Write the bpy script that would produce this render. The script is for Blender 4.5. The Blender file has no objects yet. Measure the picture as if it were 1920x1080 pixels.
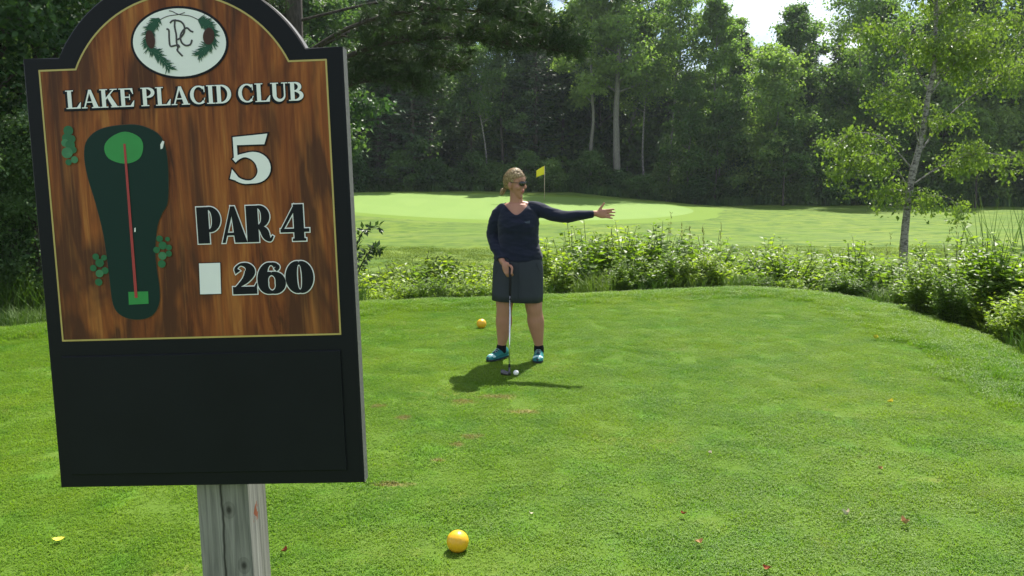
import bpy, bmesh, math, random
import numpy as np
from mathutils import Vector, Matrix, noise as mnoise

S = bpy.context.scene
COL = S.collection
R = math.radians

# ------------------------------------------------------------------ camera
cam_d = bpy.data.cameras.new('camera'); cam = bpy.data.objects.new('camera', cam_d); COL.objects.link(cam)
cam.location = (0, 0, 1.65); cam.rotation_euler = (R(90 - 8.1), 0, 0)
cam_d.sensor_width = 36; cam_d.lens = 36 * 1550 / 1920; cam_d.clip_start = .05; cam_d.clip_end = 2000
S.camera = cam

# ------------------------------------------------------------------ sun and sky
SUN_DIR = Vector((.36, .93, 0)).normalized() * math.cos(R(56)) + Vector((0, 0, math.sin(R(56))))
sl = bpy.data.lights.new('sun', 'SUN'); sl.energy = 5.0; sl.angle = R(.5); sl.color = (1, .95, .86)
so = bpy.data.objects.new('sun', sl); COL.objects.link(so)
so.rotation_euler = SUN_DIR.to_track_quat('Z', 'Y').to_euler(); so.location = (0, 0, 30)
W = bpy.data.worlds.new('World'); S.world = W; W.use_nodes = True
wn = W.node_tree.nodes; wl = W.node_tree.links; wn.clear()
wo = wn.new('ShaderNodeOutputWorld'); bg = wn.new('ShaderNodeBackground'); bg.inputs[1].default_value = .075
sky = wn.new('ShaderNodeTexSky'); sky.sky_type = 'NISHITA'; sky.sun_disc = False
sky.sun_elevation = R(56); sky.sun_rotation = math.atan2(SUN_DIR.x, SUN_DIR.y); sky.altitude = 500
sky.air_density = 1.0; sky.dust_density = .8; sky.ozone_density = 1.2
tc = wn.new('ShaderNodeTexCoord'); mp = wn.new('ShaderNodeMapping'); mp.inputs['Scale'].default_value = (1, 1, 2.2)
cn = wn.new('ShaderNodeTexNoise'); cn.inputs['Scale'].default_value = 2.6; cn.inputs['Detail'].default_value = 9; cn.inputs['Roughness'].default_value = .58
cr = wn.new('ShaderNodeValToRGB'); cr.color_ramp.elements[0].position = .44; cr.color_ramp.elements[1].position = .60
mx = wn.new('ShaderNodeMix'); mx.data_type = 'RGBA'; mx.inputs['B'].default_value = (9.5, 9.8, 10.2, 1)
wl.new(tc.outputs['Generated'], mp.inputs['Vector']); wl.new(mp.outputs[0], cn.inputs['Vector']); wl.new(cn.outputs['Fac'], cr.inputs[0])
wl.new(cr.outputs['Color'], mx.inputs['Factor']); wl.new(sky.outputs[0], mx.inputs['A']); wl.new(mx.outputs['Result'], bg.inputs[0]); wl.new(bg.outputs[0], wo.inputs[0])
S.view_settings.view_transform = 'Standard'; S.view_settings.look = 'None'; S.view_settings.gamma = 1
S.view_settings.use_curve_mapping = False; S.view_settings.exposure = 1.05
S.render.engine = 'CYCLES'
S.cycles.use_denoising = True; S.cycles.max_bounces = 8; S.cycles.transparent_max_bounces = 6
S.cycles.diffuse_bounces = 3; S.cycles.transmission_bounces = 4; S.cycles.volume_bounces = 0

# ------------------------------------------------------------------ materials
MT = {}
class NT:
    def __init__(self, name):
        self.m = bpy.data.materials.new(name); self.m.use_nodes = True
        self.t = self.m.node_tree; self.t.nodes.clear(); MT[name] = self.m
        self.out = self.n('OutputMaterial')
    def n(self, kind, **kw):
        x = self.t.nodes.new('ShaderNode' + kind)
        for k, v in kw.items():
            if k in x.inputs.keys(): x.inputs[k].default_value = v
            else: setattr(x, k, v)
        return x
    def l(self, a, b): self.t.links.new(a, b)
    def pos(self, obj=False, scale=(1, 1, 1)):
        src = self.n('TexCoord').outputs['Object'] if obj else self.n('NewGeometry').outputs['Position']
        mp = self.n('Mapping', Scale=scale); self.l(src, mp.inputs['Vector']); return mp.outputs[0]
    def noise(self, vec, scale, detail=4, rough=.55, dist=0):
        x = self.n('TexNoise', Scale=scale, Detail=detail, Roughness=rough, Distortion=dist); self.l(vec, x.inputs['Vector']); return x.outputs['Fac']
    def ramp(self, fac, stops):
        r = self.n('ValToRGB'); e = r.color_ramp.elements
        while len(e) < len(stops): e.new(.5)
        for i, (p, c) in enumerate(stops):
            e[i].position = p; e[i].color = (*c, 1) if hasattr(c, '__len__') else (c, c, c, 1)
        self.l(fac, r.inputs[0]); return r.outputs[0]
    def mix(self, fac, a, b, blend='MIX'):
        x = self.n('Mix'); x.data_type = 'RGBA'; x.blend_type = blend
        for s, v in (('Factor', fac), ('A', a), ('B', b)):
            if hasattr(v, 'is_linked') or hasattr(v, 'links'): self.l(v, x.inputs[s])
            elif s == 'Factor': x.inputs[s].default_value = v
            else: x.inputs[s].default_value = (*v, 1)
        return x.outputs['Result']
    def math(self, op, a, b=None, c=None):
        x = self.n('Math'); x.operation = op
        for i, v in enumerate((a, b, c)):
            if v is None: continue
            if hasattr(v, 'links'): self.l(v, x.inputs[i])
            else: x.inputs[i].default_value = v
        return x.outputs[0]
    def bump(self, h, strength=.3, dist=.01):
        b = self.n('Bump', Strength=strength, Distance=dist); self.l(h, b.inputs['Height']); return b.outputs[0]
    def pbr(self, base, rough=.5, spec=.5, metal=0, normal=None, **kw):
        p = self.n('BsdfPrincipled', **kw)
        for s, v in (('Base Color', base), ('Roughness', rough), ('Specular IOR Level', spec), ('Metallic', metal)):
            if hasattr(v, 'links'): self.l(v, p.inputs[s])
            else: p.inputs[s].default_value = (*v, 1) if s == 'Base Color' else v
        if normal: self.l(normal, p.inputs['Normal'])
        return p
    def end(self, sh): self.l(sh.outputs[0], self.out.inputs['Surface']); return self.m

def plain(name, col, rough=.5, spec=.5, metal=0, var=.12, scale=30, bump=0):
    t = NT(name); f = t.noise(t.pos(True), scale, 4)
    c = t.mix(f, tuple(v * (1 - var) for v in col), tuple(min(1, v * (1 + var)) for v in col))
    nb = t.bump(t.noise(t.pos(True), scale * 3, 3), bump, .004) if bump else None
    return t.end(t.pbr(c, rough, spec, metal, nb))

def leaf(name, dark, mid, light, trans=.4, rough=.5, spec=.3, patch=.25, tcol=(1.15, 1.2, .55)):
    """Leaf blades: colour differs from leaf to leaf and from bough to bough, light passes through."""
    t = NT(name); g = t.n('NewGeometry')
    c = t.ramp(g.outputs['Random Per Island'], [(0, dark), (.5, mid), (1, light)])
    pn = t.noise(t.pos(), patch, 2); c = t.mix(t.ramp(pn, [(.35, 0), (.65, .6)]), c, light)
    oi = t.n('ObjectInfo'); hs = t.n('HueSaturation', Saturation=1.0)
    t.l(t.math('MULTIPLY_ADD', oi.outputs['Random'], .6, .7), hs.inputs['Value'])
    t.l(t.math('MULTIPLY_ADD', oi.outputs['Random'], -.035, .515), hs.inputs['Hue']); t.l(c, hs.inputs['Color']); c = hs.outputs[0]
    p = t.pbr(c, rough, spec); tr = t.n('BsdfTranslucent'); t.l(t.mix(1.0, c, tcol, 'MULTIPLY'), tr.inputs[0])
    ms = t.n('MixShader'); ms.inputs[0].default_value = trans; t.l(p.outputs[0], ms.inputs[1]); t.l(tr.outputs[0], ms.inputs[2])
    return t.end(ms)

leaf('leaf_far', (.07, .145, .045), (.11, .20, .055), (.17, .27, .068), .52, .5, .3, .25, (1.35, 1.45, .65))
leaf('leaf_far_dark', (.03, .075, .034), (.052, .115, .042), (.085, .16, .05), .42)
leaf('leaf_birch', (.07, .135, .03), (.105, .18, .038), (.15, .225, .048), .48, .45, .35, .4, (1.25, 1.35, .55))
leaf('leaf_shrub', (.085, .155, .022), (.14, .23, .03), (.20, .30, .04), .52, .45, .35, .9, (1.5, 1.55, .5))
leaf('leaf_sapling', (.02, .05, .015), (.03, .07, .02), (.05, .10, .025), .3, .4, .5)
leaf('needle_pine', (.016, .040, .018), (.028, .06, .024), (.05, .09, .034), .18, .5, .3, .5)
leaf('needle_spruce', (.022, .055, .028), (.036, .08, .034), (.06, .11, .042), .25)
leaf('leaf_reed', (.04, .09, .025), (.06, .12, .03), (.08, .15, .04), .35, .4, .5)
leaf('leaf_undergrowth', (.045, .11, .03), (.07, .15, .04), (.11, .20, .05), .42)
plain('stem_green', (.06, .09, .025), .7, .2)
leaf('stalk_dry', (.11, .12, .04), (.15, .15, .06), (.10, .14, .04), .3)

def bark(name, a, b, sc=(9, 9, 2), bump=.6):
    t = NT(name); f = t.noise(t.pos(True, sc), 3, 6, .65, .4)
    return t.end(t.pbr(t.ramp(f, [(.3, a), (.7, b)]), .9, .15, 0, t.bump(f, bump, .03)))
bark('bark_grey', (.10, .095, .085), (.27, .26, .235)); bark('bark_dark', (.035, .03, .026), (.10, .088, .075))
t = NT('bark_birch'); f = t.noise(t.pos(True, (4, 4, 9)), 2.4, 6, .7, .6); c = t.ramp(f, [(.40, (.06, .055, .05)), (.5, (.24, .23, .215)), (.75, (.40, .385, .36))])
t.end(t.pbr(c, .8, .2, 0, t.bump(f, .4, .02)))

# turf: the same colour field drives the soil sheet and the blades standing on it
def turf(name, soil=False):
    t = NT(name); P = t.pos()
    big = t.noise(P, .55, 3, .6); mid = t.noise(P, 2.6, 4, .6)
    if soil:
        c = t.mix(t.noise(P, 45, 4), (.055, .105, .012), (.09, .16, .02))
    else:
        c = t.ramp(t.n('NewGeometry').outputs['Random Per Island'], [(0, (.082, .18, .012)), (.55, (.122, .25, .016)), (.95, (.18, .315, .026)), (1, (.30, .36, .08))])
    c = t.mix(t.ramp(big, [(.38, 0), (.66, .75)]), c, (.215, .315, .024) if not soil else (.09, .15, .018))
    c = t.mix(t.ramp(mid, [(.48, 0), (.70, .65)]), c, (.075, .19, .014))
    sp = t.noise(P, 1.15, 2); fn = t.noise(P, 9, 5, .7)          # worn, straw coloured patches and small divots
    worn = t.math('MULTIPLY', t.ramp(sp, [(.54, 0), (.66, 1)]), t.ramp(fn, [(.5, 0), (.66, .45)]))
    c = t.mix(worn, c, (.24, .25, .06)); acc = t.math('MULTIPLY', worn, .12)
    sx = t.n('SeparateXYZ'); t.l(t.n('NewGeometry').outputs['Position'], sx.inputs[0])
    wob = t.math('MULTIPLY_ADD', t.noise(P, 14, 4, .7), .34, -.17)
    for (x, y, rx, ry) in DIVOTS:
        dx = t.math('DIVIDE', t.math('SUBTRACT', sx.outputs[0], x), rx); dy = t.math('DIVIDE', t.math('SUBTRACT', sx.outputs[1], y), ry)
        d = t.math('SQRT', t.math('ADD', t.math('MULTIPLY', dx, dx), t.math('MULTIPLY', dy, dy)))
        d = t.math('ADD', d, t.math('MULTIPLY', wob, 5.0))
        acc = t.math('MAXIMUM', acc, t.ramp(d, [(.35, .75), (1.0, 0)]))
    c = t.mix(acc, c, (.21, .165, .065))
    if soil: return t.end(t.pbr(c, .95, .1, 0, t.bump(t.noise(P, 60, 4), .5, .02)))
    p = t.pbr(c, .5, .3); tr = t.n('BsdfTranslucent'); t.l(t.mix(1.0, c, (1.3, 1.35, .5), 'MULTIPLY'), tr.inputs[0])
    ms = t.n('MixShader'); ms.inputs[0].default_value = .45; t.l(p.outputs[0], ms.inputs[1]); t.l(tr.outputs[0], ms.inputs[2])
    return t.end(ms)
DIVOTS = [(-.94, 5.62, .07, .07), (-.73, 5.35, .08, .06), (-.36, 5.77, .10, .07), (.085, 5.53, .13, .07), (-.25, 4.98, .09, .06), (-.33, 4.82, .06, .05), (-.42, 4.55, .05, .04), (-.63, 4.18, .13, .04), (-.11, 5.9, .2, .08)]
turf('turf_blade'); turf('turf_soil', True)

t = NT('field_grass'); P = t.pos()
c = t.mix(t.ramp(t.noise(P, .16, 4), [(.35, 0), (.65, 1)]), (.092, .158, .014), (.135, .19, .022))
c = t.mix(t.ramp(t.noise(P, 1.3, 5, .65), [(.44, 0), (.60, .9)]), c, (.045, .10, .010)); c = t.mix(t.ramp(t.noise(P, .45, 3), [(.48, 0), (.62, .45)]), c, (.06, .12, .012)); c = t.mix(t.ramp(t.noise(t.pos(False, (.6, 2.2, 1)), 1.6, 4), [(.55, 0), (.7, .5)]), c, (.16, .185, .04))
bands = t.noise(t.pos(False, (.12, .9, 1)), 1.0, 3); c = t.mix(t.ramp(bands, [(.5, 0), (.62, .4)]), c, (.125, .18, .042))
t.end(t.pbr(c, .9, .15, 0, t.bump(t.noise(P, 5, 5, .6), .22, .03)))
t = NT('putting_turf'); P = t.pos()
c = t.mix(t.noise(P, .25, 3), (.13, .22, .038), (.155, .245, .05)); c = t.mix(t.ramp(t.noise(t.pos(False, (1, .25, 1)), .55, 1), [(.45, 0), (.55, .25)]), c, (.115, .205, .034))
t.end(t.pbr(c, .85, .2))
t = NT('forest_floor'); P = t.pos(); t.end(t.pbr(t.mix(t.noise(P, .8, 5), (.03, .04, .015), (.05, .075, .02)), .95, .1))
leaf('field_blade', (.12, .19, .024), (.15, .225, .03), (.18, .25, .04), .35, .6, .2, .35)
leaf('ditch_blade', (.04, .095, .015), (.065, .135, .022), (.10, .17, .03), .35, .55, .25, .5)

# ------------------------------------------------------------------ mesh helpers
class MB:
    def __init__(s): s.v = []; s.q = []; s.t = []; s.n = 0
    def add(s, v, q=None, t=None):
        v = np.asarray(v, float).reshape(-1, 3)
        if q is not None and len(q): s.q.append(np.asarray(q, int) + s.n)
        if t is not None and len(t): s.t.append(np.asarray(t, int) + s.n)
        s.v.append(v); s.n += len(v)
    def mesh(s, name, smooth=True, mat=None):
        v = np.concatenate(s.v); me = bpy.data.meshes.new(name)
        q = np.concatenate(s.q) if s.q else np.zeros((0, 4), int); t = np.concatenate(s.t) if s.t else np.zeros((0, 3), int)
        me.vertices.add(len(v)); me.vertices.foreach_set('co', v.ravel())
        me.loops.add(q.size + t.size); me.loops.foreach_set('vertex_index', np.concatenate([q.ravel(), t.ravel()]))
        me.polygons.add(len(q) + len(t))
        st = np.concatenate([np.arange(len(q)) * 4, q.size + np.arange(len(t)) * 3])
        me.polygons.foreach_set('loop_start', st)
        me.polygons.foreach_set('use_smooth', np.full(len(st), smooth)); me.update(calc_edges=True)
        if mat: me.materials.append(MT[mat])
        return me

def link(o, parent=None):
    COL.objects.link(o)
    if parent: o.parent = parent
    return o
def obj(name, me, parent=None, mat=None):
    if isinstance(me, MB): me = me.mesh(name, True, mat)
    elif mat and not me.materials: me.materials.append(MT[mat])
    return link(bpy.data.objects.new(name, me), parent)
def tag(o, label, cat, group=None):
    o['label'] = label; o['category'] = cat
    if group: o['group'] = group
    return o
def thing(name, label, cat, loc=(0, 0, 0), rot=(0, 0, 0), group=None, scale=1):
    o = bpy.data.objects.new(name, None); o.location = loc; o.rotation_euler = rot; o.scale = (scale,) * 3 if not hasattr(scale, '__len__') else scale
    o.empty_display_size = .1; COL.objects.link(o); return tag(o, label, cat, group)

def catmull(P, sub=5):
    P = np.asarray(P, float); Q = np.vstack([2 * P[0] - P[1], P, 2 * P[-1] - P[-2]]); out = []
    for i in range(1, len(Q) - 2):
        for k in range(sub):
            u = k / sub; a, b, c, d = Q[i - 1], Q[i], Q[i + 1], Q[i + 2]
            out.append(.5 * (2 * b + (c - a) * u + (2 * a - 5 * b + 4 * c - d) * u * u + (3 * b - a - 3 * c + d) * u ** 3))
    out.append(P[-1]); return np.array(out)

def tube(mb, pts, rad, sides=8, caps=True, flat=None):
    pts = np.asarray(pts, float); n = len(pts); rad = np.broadcast_to(rad, (n,))
    T = np.gradient(pts, axis=0); T /= np.linalg.norm(T, axis=1, keepdims=True) + 1e-12
    ref = np.array([0, 0, 1.]) if abs(T[0][2]) < .9 else np.array([1., 0, 0])
    a = np.linspace(0, 2 * np.pi, sides, endpoint=False); V = []
    u = np.cross(T[0], ref); u /= np.linalg.norm(u)
    for i in range(n):
        u = u - T[i] * (u @ T[i]); u /= np.linalg.norm(u) + 1e-12; w = np.cross(T[i], u)
        V.append(pts[i] + rad[i] * (np.cos(a)[:, None] * u + np.sin(a)[:, None] * w))
    V = np.concatenate(V); q = []
    for i in range(n - 1):
        for k in range(sides):
            q.append((i * sides + k, i * sides + (k + 1) % sides, (i + 1) * sides + (k + 1) % sides, (i + 1) * sides + k))
    t = []
    if caps:
        V = np.vstack([V, pts[0], pts[-1]]); c0 = n * sides
        for k in range(sides):
            t.append((c0, (k + 1) % sides, k)); t.append((c0 + 1, (n - 1) * sides + k, (n - 1) * sides + (k + 1) % sides))
    mb.add(V, q, t)

def limb(mb, pr, sides=14, sub=5):
    """Round-ended tapered limb through (x, y, z, r)."""
    A = catmull(np.asarray(pr, float), sub); p, r = A[:, :3], np.maximum(A[:, 3], .002)
    d0 = p[0] - p[1]; d0 /= np.linalg.norm(d0); d1 = p[-1] - p[-2]; d1 /= np.linalg.norm(d1)
    ca = [(math.sin(R(x)), math.cos(R(x))) for x in (85, 60, 30)]
    p = np.vstack([[p[0] + d0 * r[0] * s for s, c in ca], p, [p[-1] + d1 * r[-1] * s for s, c in reversed(ca)]])
    r = np.concatenate([[r[0] * c for s, c in ca], r, [r[-1] * c for s, c in reversed(ca)]])
    tube(mb, p, r, sides)

def ellipsoid(mb, c, r, nu=18, nv=12, rot=None):
    V = [(0, 0, 1)]
    for j in range(1, nv):
        for i in range(nu):
            a, b = 2 * math.pi * i / nu, math.pi * j / nv; V.append((math.sin(b) * math.cos(a), math.sin(b) * math.sin(a), math.cos(b)))
    V.append((0, 0, -1)); V = np.array(V) * np.array(r)
    if rot is not None: V = V @ np.asarray(rot).T
    V = V + np.array(c); q = []; t = []; last = len(V) - 1
    for i in range(nu):
        t.append((0, 1 + i, 1 + (i + 1) % nu)); b0 = 1 + (nv - 2) * nu; t.append((last, b0 + (i + 1) % nu, b0 + i))
        for j in range(nv - 2): a0 = 1 + j * nu; q.append((a0 + i, a0 + nu + i, a0 + nu + (i + 1) % nu, a0 + (i + 1) % nu))
    mb.add(V, q, t)

def loft(mb, rings, cap=True):
    rings = [np.asarray(r, float) for r in rings]; n = len(rings[0]); V = np.concatenate(rings); q = []; t = []
    for i in range(len(rings) - 1):
        for k in range(n): q.append((i * n + k, i * n + (k + 1) % n, (i + 1) * n + (k + 1) % n, (i + 1) * n + k))
    if cap:
        V = np.vstack([V, rings[0].mean(0), rings[-1].mean(0)]); c0 = len(V) - 2; b = (len(rings) - 1) * n
        for k in range(n): t.append((c0, (k + 1) % n, k)); t.append((c0 + 1, b + k, b + (k + 1) % n))
    mb.add(V, q, t)
def ering(cx, cy, z, rx, ry, n=32, p=2.0):
    a = np.linspace(0, 2 * np.pi, n, endpoint=False); c, s = np.cos(a), np.sin(a)
    return np.stack([cx + rx * np.sign(c) * abs(c) ** (2 / p), cy + ry * np.sign(s) * abs(s) ** (2 / p), np.full(n, z)], 1)
def box(mb, lo, hi, bev=0):
    (x0, y0, z0), (x1, y1, z1) = lo, hi
    if not bev:
        V = [(x, y, z) for z in (z0, z1) for y in (y0, y1) for x in (x0, x1)]
        mb.add(V, [(0, 2, 3, 1), (4, 5, 7, 6), (0, 1, 5, 4), (2, 6, 7, 3), (0, 4, 6, 2), (1, 3, 7, 5)]); return
    b = bev
    def rr(z, i): return [(x0 + b, y0 + i, z), (x1 - b, y0 + i, z), (x1 - i, y0 + b, z), (x1 - i, y1 - b, z), (x1 - b, y1 - i, z), (x0 + b, y1 - i, z), (x0 + i, y1 - b, z), (x0 + i, y0 + b, z)]
    loft(mb, [rr(z0, b * .6), rr(z0 + b, 0), rr(z1 - b, 0), rr(z1, b * .6)])

def frames(rng, n, up=0.0):
    """Random leaf frames: direction d and normal m; up > 0 turns the blades to the sky."""
    m = rng.normal(size=(n, 3)); m[:, 2] = np.abs(m[:, 2]) + up; m /= np.linalg.norm(m, axis=1, keepdims=True)
    d = rng.normal(size=(n, 3)); d -= m * (d * m).sum(1, keepdims=True); d /= np.linalg.norm(d, axis=1, keepdims=True)
    return d, m
def leaves(mb, base, d, m, L, Wd, fold=.25):
    """Pointed leaf blades folded along the midrib: two triangles each."""
    n = len(base); L = np.broadcast_to(L, (n,))[:, None]; Wd = np.broadcast_to(Wd, (n,))[:, None]; s = np.cross(d, m)
    up = m * Wd * fold
    V = np.stack([base, base + d * L * .45 + s * Wd + up, base + d * L, base + d * L * .45 - s * Wd + up], 1).reshape(-1, 3)
    i = np.arange(n)[:, None] * 4
    mb.add(V, None, np.concatenate([i + [0, 1, 2], i + [0, 2, 3]]))

def sstep(t): t = np.clip(t, 0, 1); return t * t * (3 - 2 * t)

# ------------------------------------------------------------------ terrain
TEE = catmull(np.array([(4.15, -9), (4.15, 2), (4.18, 5), (4.25, 7), (4.38, 8.6), (4.42, 9.8), (4.2, 10.7), (3.6, 11.25), (2.6, 11.25), (1.2, 10.85), (-.5, 10.4), (-1.8, 10.1), (-3.2, 9.6), (-4.6, 8.8), (-5.7, 8.0), (-7, 6.8), (-8, 5), (-8.5, 0), (-8.5, -9)]), 3)
def tee_dist(x, y):
    """Distance outside the edge of the tee (negative on the tee)."""
    x = np.asarray(x, float); y = np.asarray(y, float); A = TEE; B = np.roll(TEE, -1, 0)
    best = np.full(x.shape, 1e9); ins = np.zeros(x.shape, bool)
    for a, b in zip(A, B):
        e = b - a; L2 = e @ e
        if L2 < 1e-9: continue
        t = np.clip(((x - a[0]) * e[0] + (y - a[1]) * e[1]) / L2, 0, 1)
        best = np.minimum(best, np.hypot(x - a[0] - t * e[0], y - a[1] - t * e[1]))
        if a[1] != b[1]:
            ins ^= ((a[1] > y) != (b[1] > y)) & (x < a[0] + (y - a[1]) / (b[1] - a[1]) * e[0])
    return np.where(ins, -best, best)
GC = (-1.0, 48.0, 10.8, 8.3)
def green_r(x, y): return np.hypot((x - GC[0]) / GC[2], (y - GC[1]) / GC[3])
def zg(x, y):
    x = np.asarray(x, float); y = np.asarray(y, float); s = tee_dist(x, y)
    zf = -.8 + .9 * sstep((y - 40) / 22) * sstep((16 - x) / 14)
    zf = zf + .05 * np.sin(x * .31 + 1) * np.sin(y * .23) + .03 * np.sin(x * .9 + y * .5)
    pl = -.71 + (y - 40) * .044 - .03 * x; k = sstep((1.7 - green_r(x, y)) / .65); zf = zf * (1 - k) + pl * k
    left = sstep((-x - 4.5) / 2.5) * sstep((14 - y) / 3); zf = zf * (1 - left) + (-.25) * left
    dit = zf - .3 * sstep((s - 1.0) / 1.2) * sstep((6.5 - s) / 3)
    w = sstep(s / 2.3); zt = .012 * np.sin(x * 1.3) * np.sin(y * .9) + .035 * sstep((s + .5) / .25) - .03 * sstep((s + .12) / .2)
    return zt * (1 - w) + dit * w
def zat(x, y): return float(zg(np.array([x]), np.array([y]))[0])

def sheet(name, xs, ys, mat, keep=None, dz=0.0):
    X, Y = np.meshgrid(xs, ys); Z = zg(X, Y) + dz; nx, ny = len(xs), len(ys)
    V = np.stack([X, Y, Z], -1).reshape(-1, 3); i = np.arange((ny - 1) * nx).reshape(ny - 1, nx)[:, :-1].ravel()
    q = np.stack([i, i + 1, i + nx + 1, i + nx], 1)
    if keep is not None:
        c = V[q].mean(1); q = q[keep(c[:, 0], c[:, 1])]
        use = np.unique(q); re = np.zeros(len(V), int); re[use] = np.arange(len(use)); V = V[use]; q = re[q]
    mb = MB(); mb.add(V, q); me = mb.mesh(name); me.materials.append(MT[mat]); return me
def axis(fine0, fine1, step, lo, hi, g=1.12):
    a = list(np.arange(fine0, fine1, step)); d = step
    while a[-1] < hi: d *= g; a.append(a[-1] + d)
    d = step
    while a[0] > lo: d *= g; a.insert(0, a[0] - d)
    return np.array(a)
gx = np.unique(np.round(np.concatenate([axis(-45, 46, .9, -400, 400), np.arange(-9, 9, .12)]), 3)); gy = np.unique(np.round(np.concatenate([axis(0, 70, .5, -60, 700, 1.1), np.arange(0, 16, .12)]), 3))
ground = obj('ground', sheet('ground', gx, gy, 'field_grass')); ground['kind'] = 'structure'
ground.data.materials.append(MT['turf_soil']); ground.data.materials.append(MT['forest_floor'])
cen = np.zeros(len(ground.data.polygons) * 3); ground.data.polygons.foreach_get('center', cen); cen = cen.reshape(-1, 3)
sd = tee_dist(cen[:, 0], cen[:, 1]); mi = np.where(sd < .9, 1, 0)
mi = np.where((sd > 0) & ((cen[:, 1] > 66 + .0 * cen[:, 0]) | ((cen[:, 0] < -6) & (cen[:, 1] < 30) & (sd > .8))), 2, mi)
ground.data.polygons.foreach_set('material_index', mi.astype(np.int32)); ground.data.update()
# putting green, a sheet of its own
t = NT('fringe_turf'); P = t.pos(); t.end(t.pbr(t.mix(t.noise(P, 1.2, 4), (.105, .18, .018), (.13, .205, .026)), .9, .15))
ang = np.linspace(0, 2 * np.pi, 90, endpoint=False); mbg = MB(); rings = []
for k in np.linspace(0.02, 1, 14):
    wob = 1 + .05 * np.sin(2 * ang + 1) + .03 * np.sin(3 * ang)
    x = GC[0] + GC[2] * k * np.cos(ang) * wob; y = GC[1] + GC[3] * k * np.sin(ang) * wob; rings.append(np.stack([x, y, zg(x, y) + .014], 1))
x = GC[0] + GC[2] * 1.05 * np.cos(ang) * wob; y = GC[1] + GC[3] * 1.05 * np.sin(ang) * wob; rings.append(np.stack([x, y, zg(x, y) - .004], 1))
loft(mbg, rings, False); pg = obj('putting_green', mbg, None, 'putting_turf'); pg['kind'] = 'structure'
mbf = MB(); rings = []
for k in (.96, 1.04, 1.12, 1.28):
    x = GC[0] + GC[2] * k * np.cos(ang) * (wob + (.02 * np.sin(7 * ang) if k > 1.1 else 0)); y = GC[1] + GC[3] * k * np.sin(ang) * wob; rings.append(np.stack([x, y, zg(x, y) + (.006 if k < 1.2 else -.012)], 1))
loft(mbf, rings, False); fr_ = obj('green_fringe', mbf, None, 'fringe_turf'); fr_['kind'] = 'structure'


# ------------------------------------------------------------------ vegetation prototypes (meshes shared by copies)
def broadleaf(seed, H, cb, rad, nleaf, ls, tr, wig=.25, nl=20, clump=.55, top=.35):
    """Trunk with limbs and twigs, leaf blades gathered in clumps round the twigs."""
    rng = np.random.default_rng(seed); tk = MB(); n = 9
    zt = np.linspace(0, H * .97, n); px = np.cumsum(rng.normal(0, wig, n)) * np.linspace(0, 1, n); py = np.cumsum(rng.normal(0, wig, n)) * np.linspace(0, 1, n)
    P = catmull(np.stack([px, py, zt], 1), 3); h = P[:, 2] / H; rr = tr * (1 - h) ** .8 + .012; rr = rr * (1 + .5 * np.exp(-h * 40))
    tube(tk, P, rr, 8); cl = []; cw = []
    for i in range(nl):
        f = cb + (1 - cb) * ((i + rng.random()) / nl) ** .9; z = f * H; k = np.argmin(abs(P[:, 2] - z)); b = P[k]
        a = i * 2.4 + rng.normal(0, .4); u = (f - cb) / (1 - cb)
        L = rad * (.45 + .75 * math.sin(math.pi * min(1, (u * .8 + .2)))) * rng.uniform(.7, 1.15) * (1 - top * u)
        el = .25 + .7 * u + rng.normal(0, .12); d = np.array([math.cos(a) * math.cos(el), math.sin(a) * math.cos(el), math.sin(el)])
        q = np.array([b, b + d * L * .5 + [0, 0, .06 * L], b + d * L + [0, 0, .02 * L]]); q[1:] += rng.normal(0, .08 * L, (2, 3)) * [1, 1, .5]
        B = catmull(q, 4); tube(tk, B, np.linspace(max(.014, rr[k] * .5), .01, len(B)), 5)
        for j in range(7):
            s = B[rng.integers(2, len(B))]; dd = d + rng.normal(0, .7, 3); dd /= np.linalg.norm(dd); e = s + dd * rng.uniform(.25, .5) * L * .8 + [0, 0, -.05]
            tube(tk, [s, (s + e) / 2 + rng.normal(0, .05, 3), e], [.014, .009, .005], 4); cl += [e, (s + e) / 2]; cw += [1.2, .7]
        cl.append(B[-1]); cw.append(1.3)
    cl = np.array(cl); cw = np.array(cw); pk = rng.choice(len(cl), nleaf, p=cw / cw.sum())
    c = cl[pk] + rng.normal(0, 1, (nleaf, 3)) * clump * [1, 1, .5] * rng.uniform(.5, 1.2, (nleaf, 1))
    d, m = frames(rng, nleaf, .5); d[:, 2] -= .35; cr = MB(); sz = ls * rng.uniform(.65, 1.3, nleaf); leaves(cr, c, d, m, sz * 1.5, sz * .5)
    return tk, cr

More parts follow.
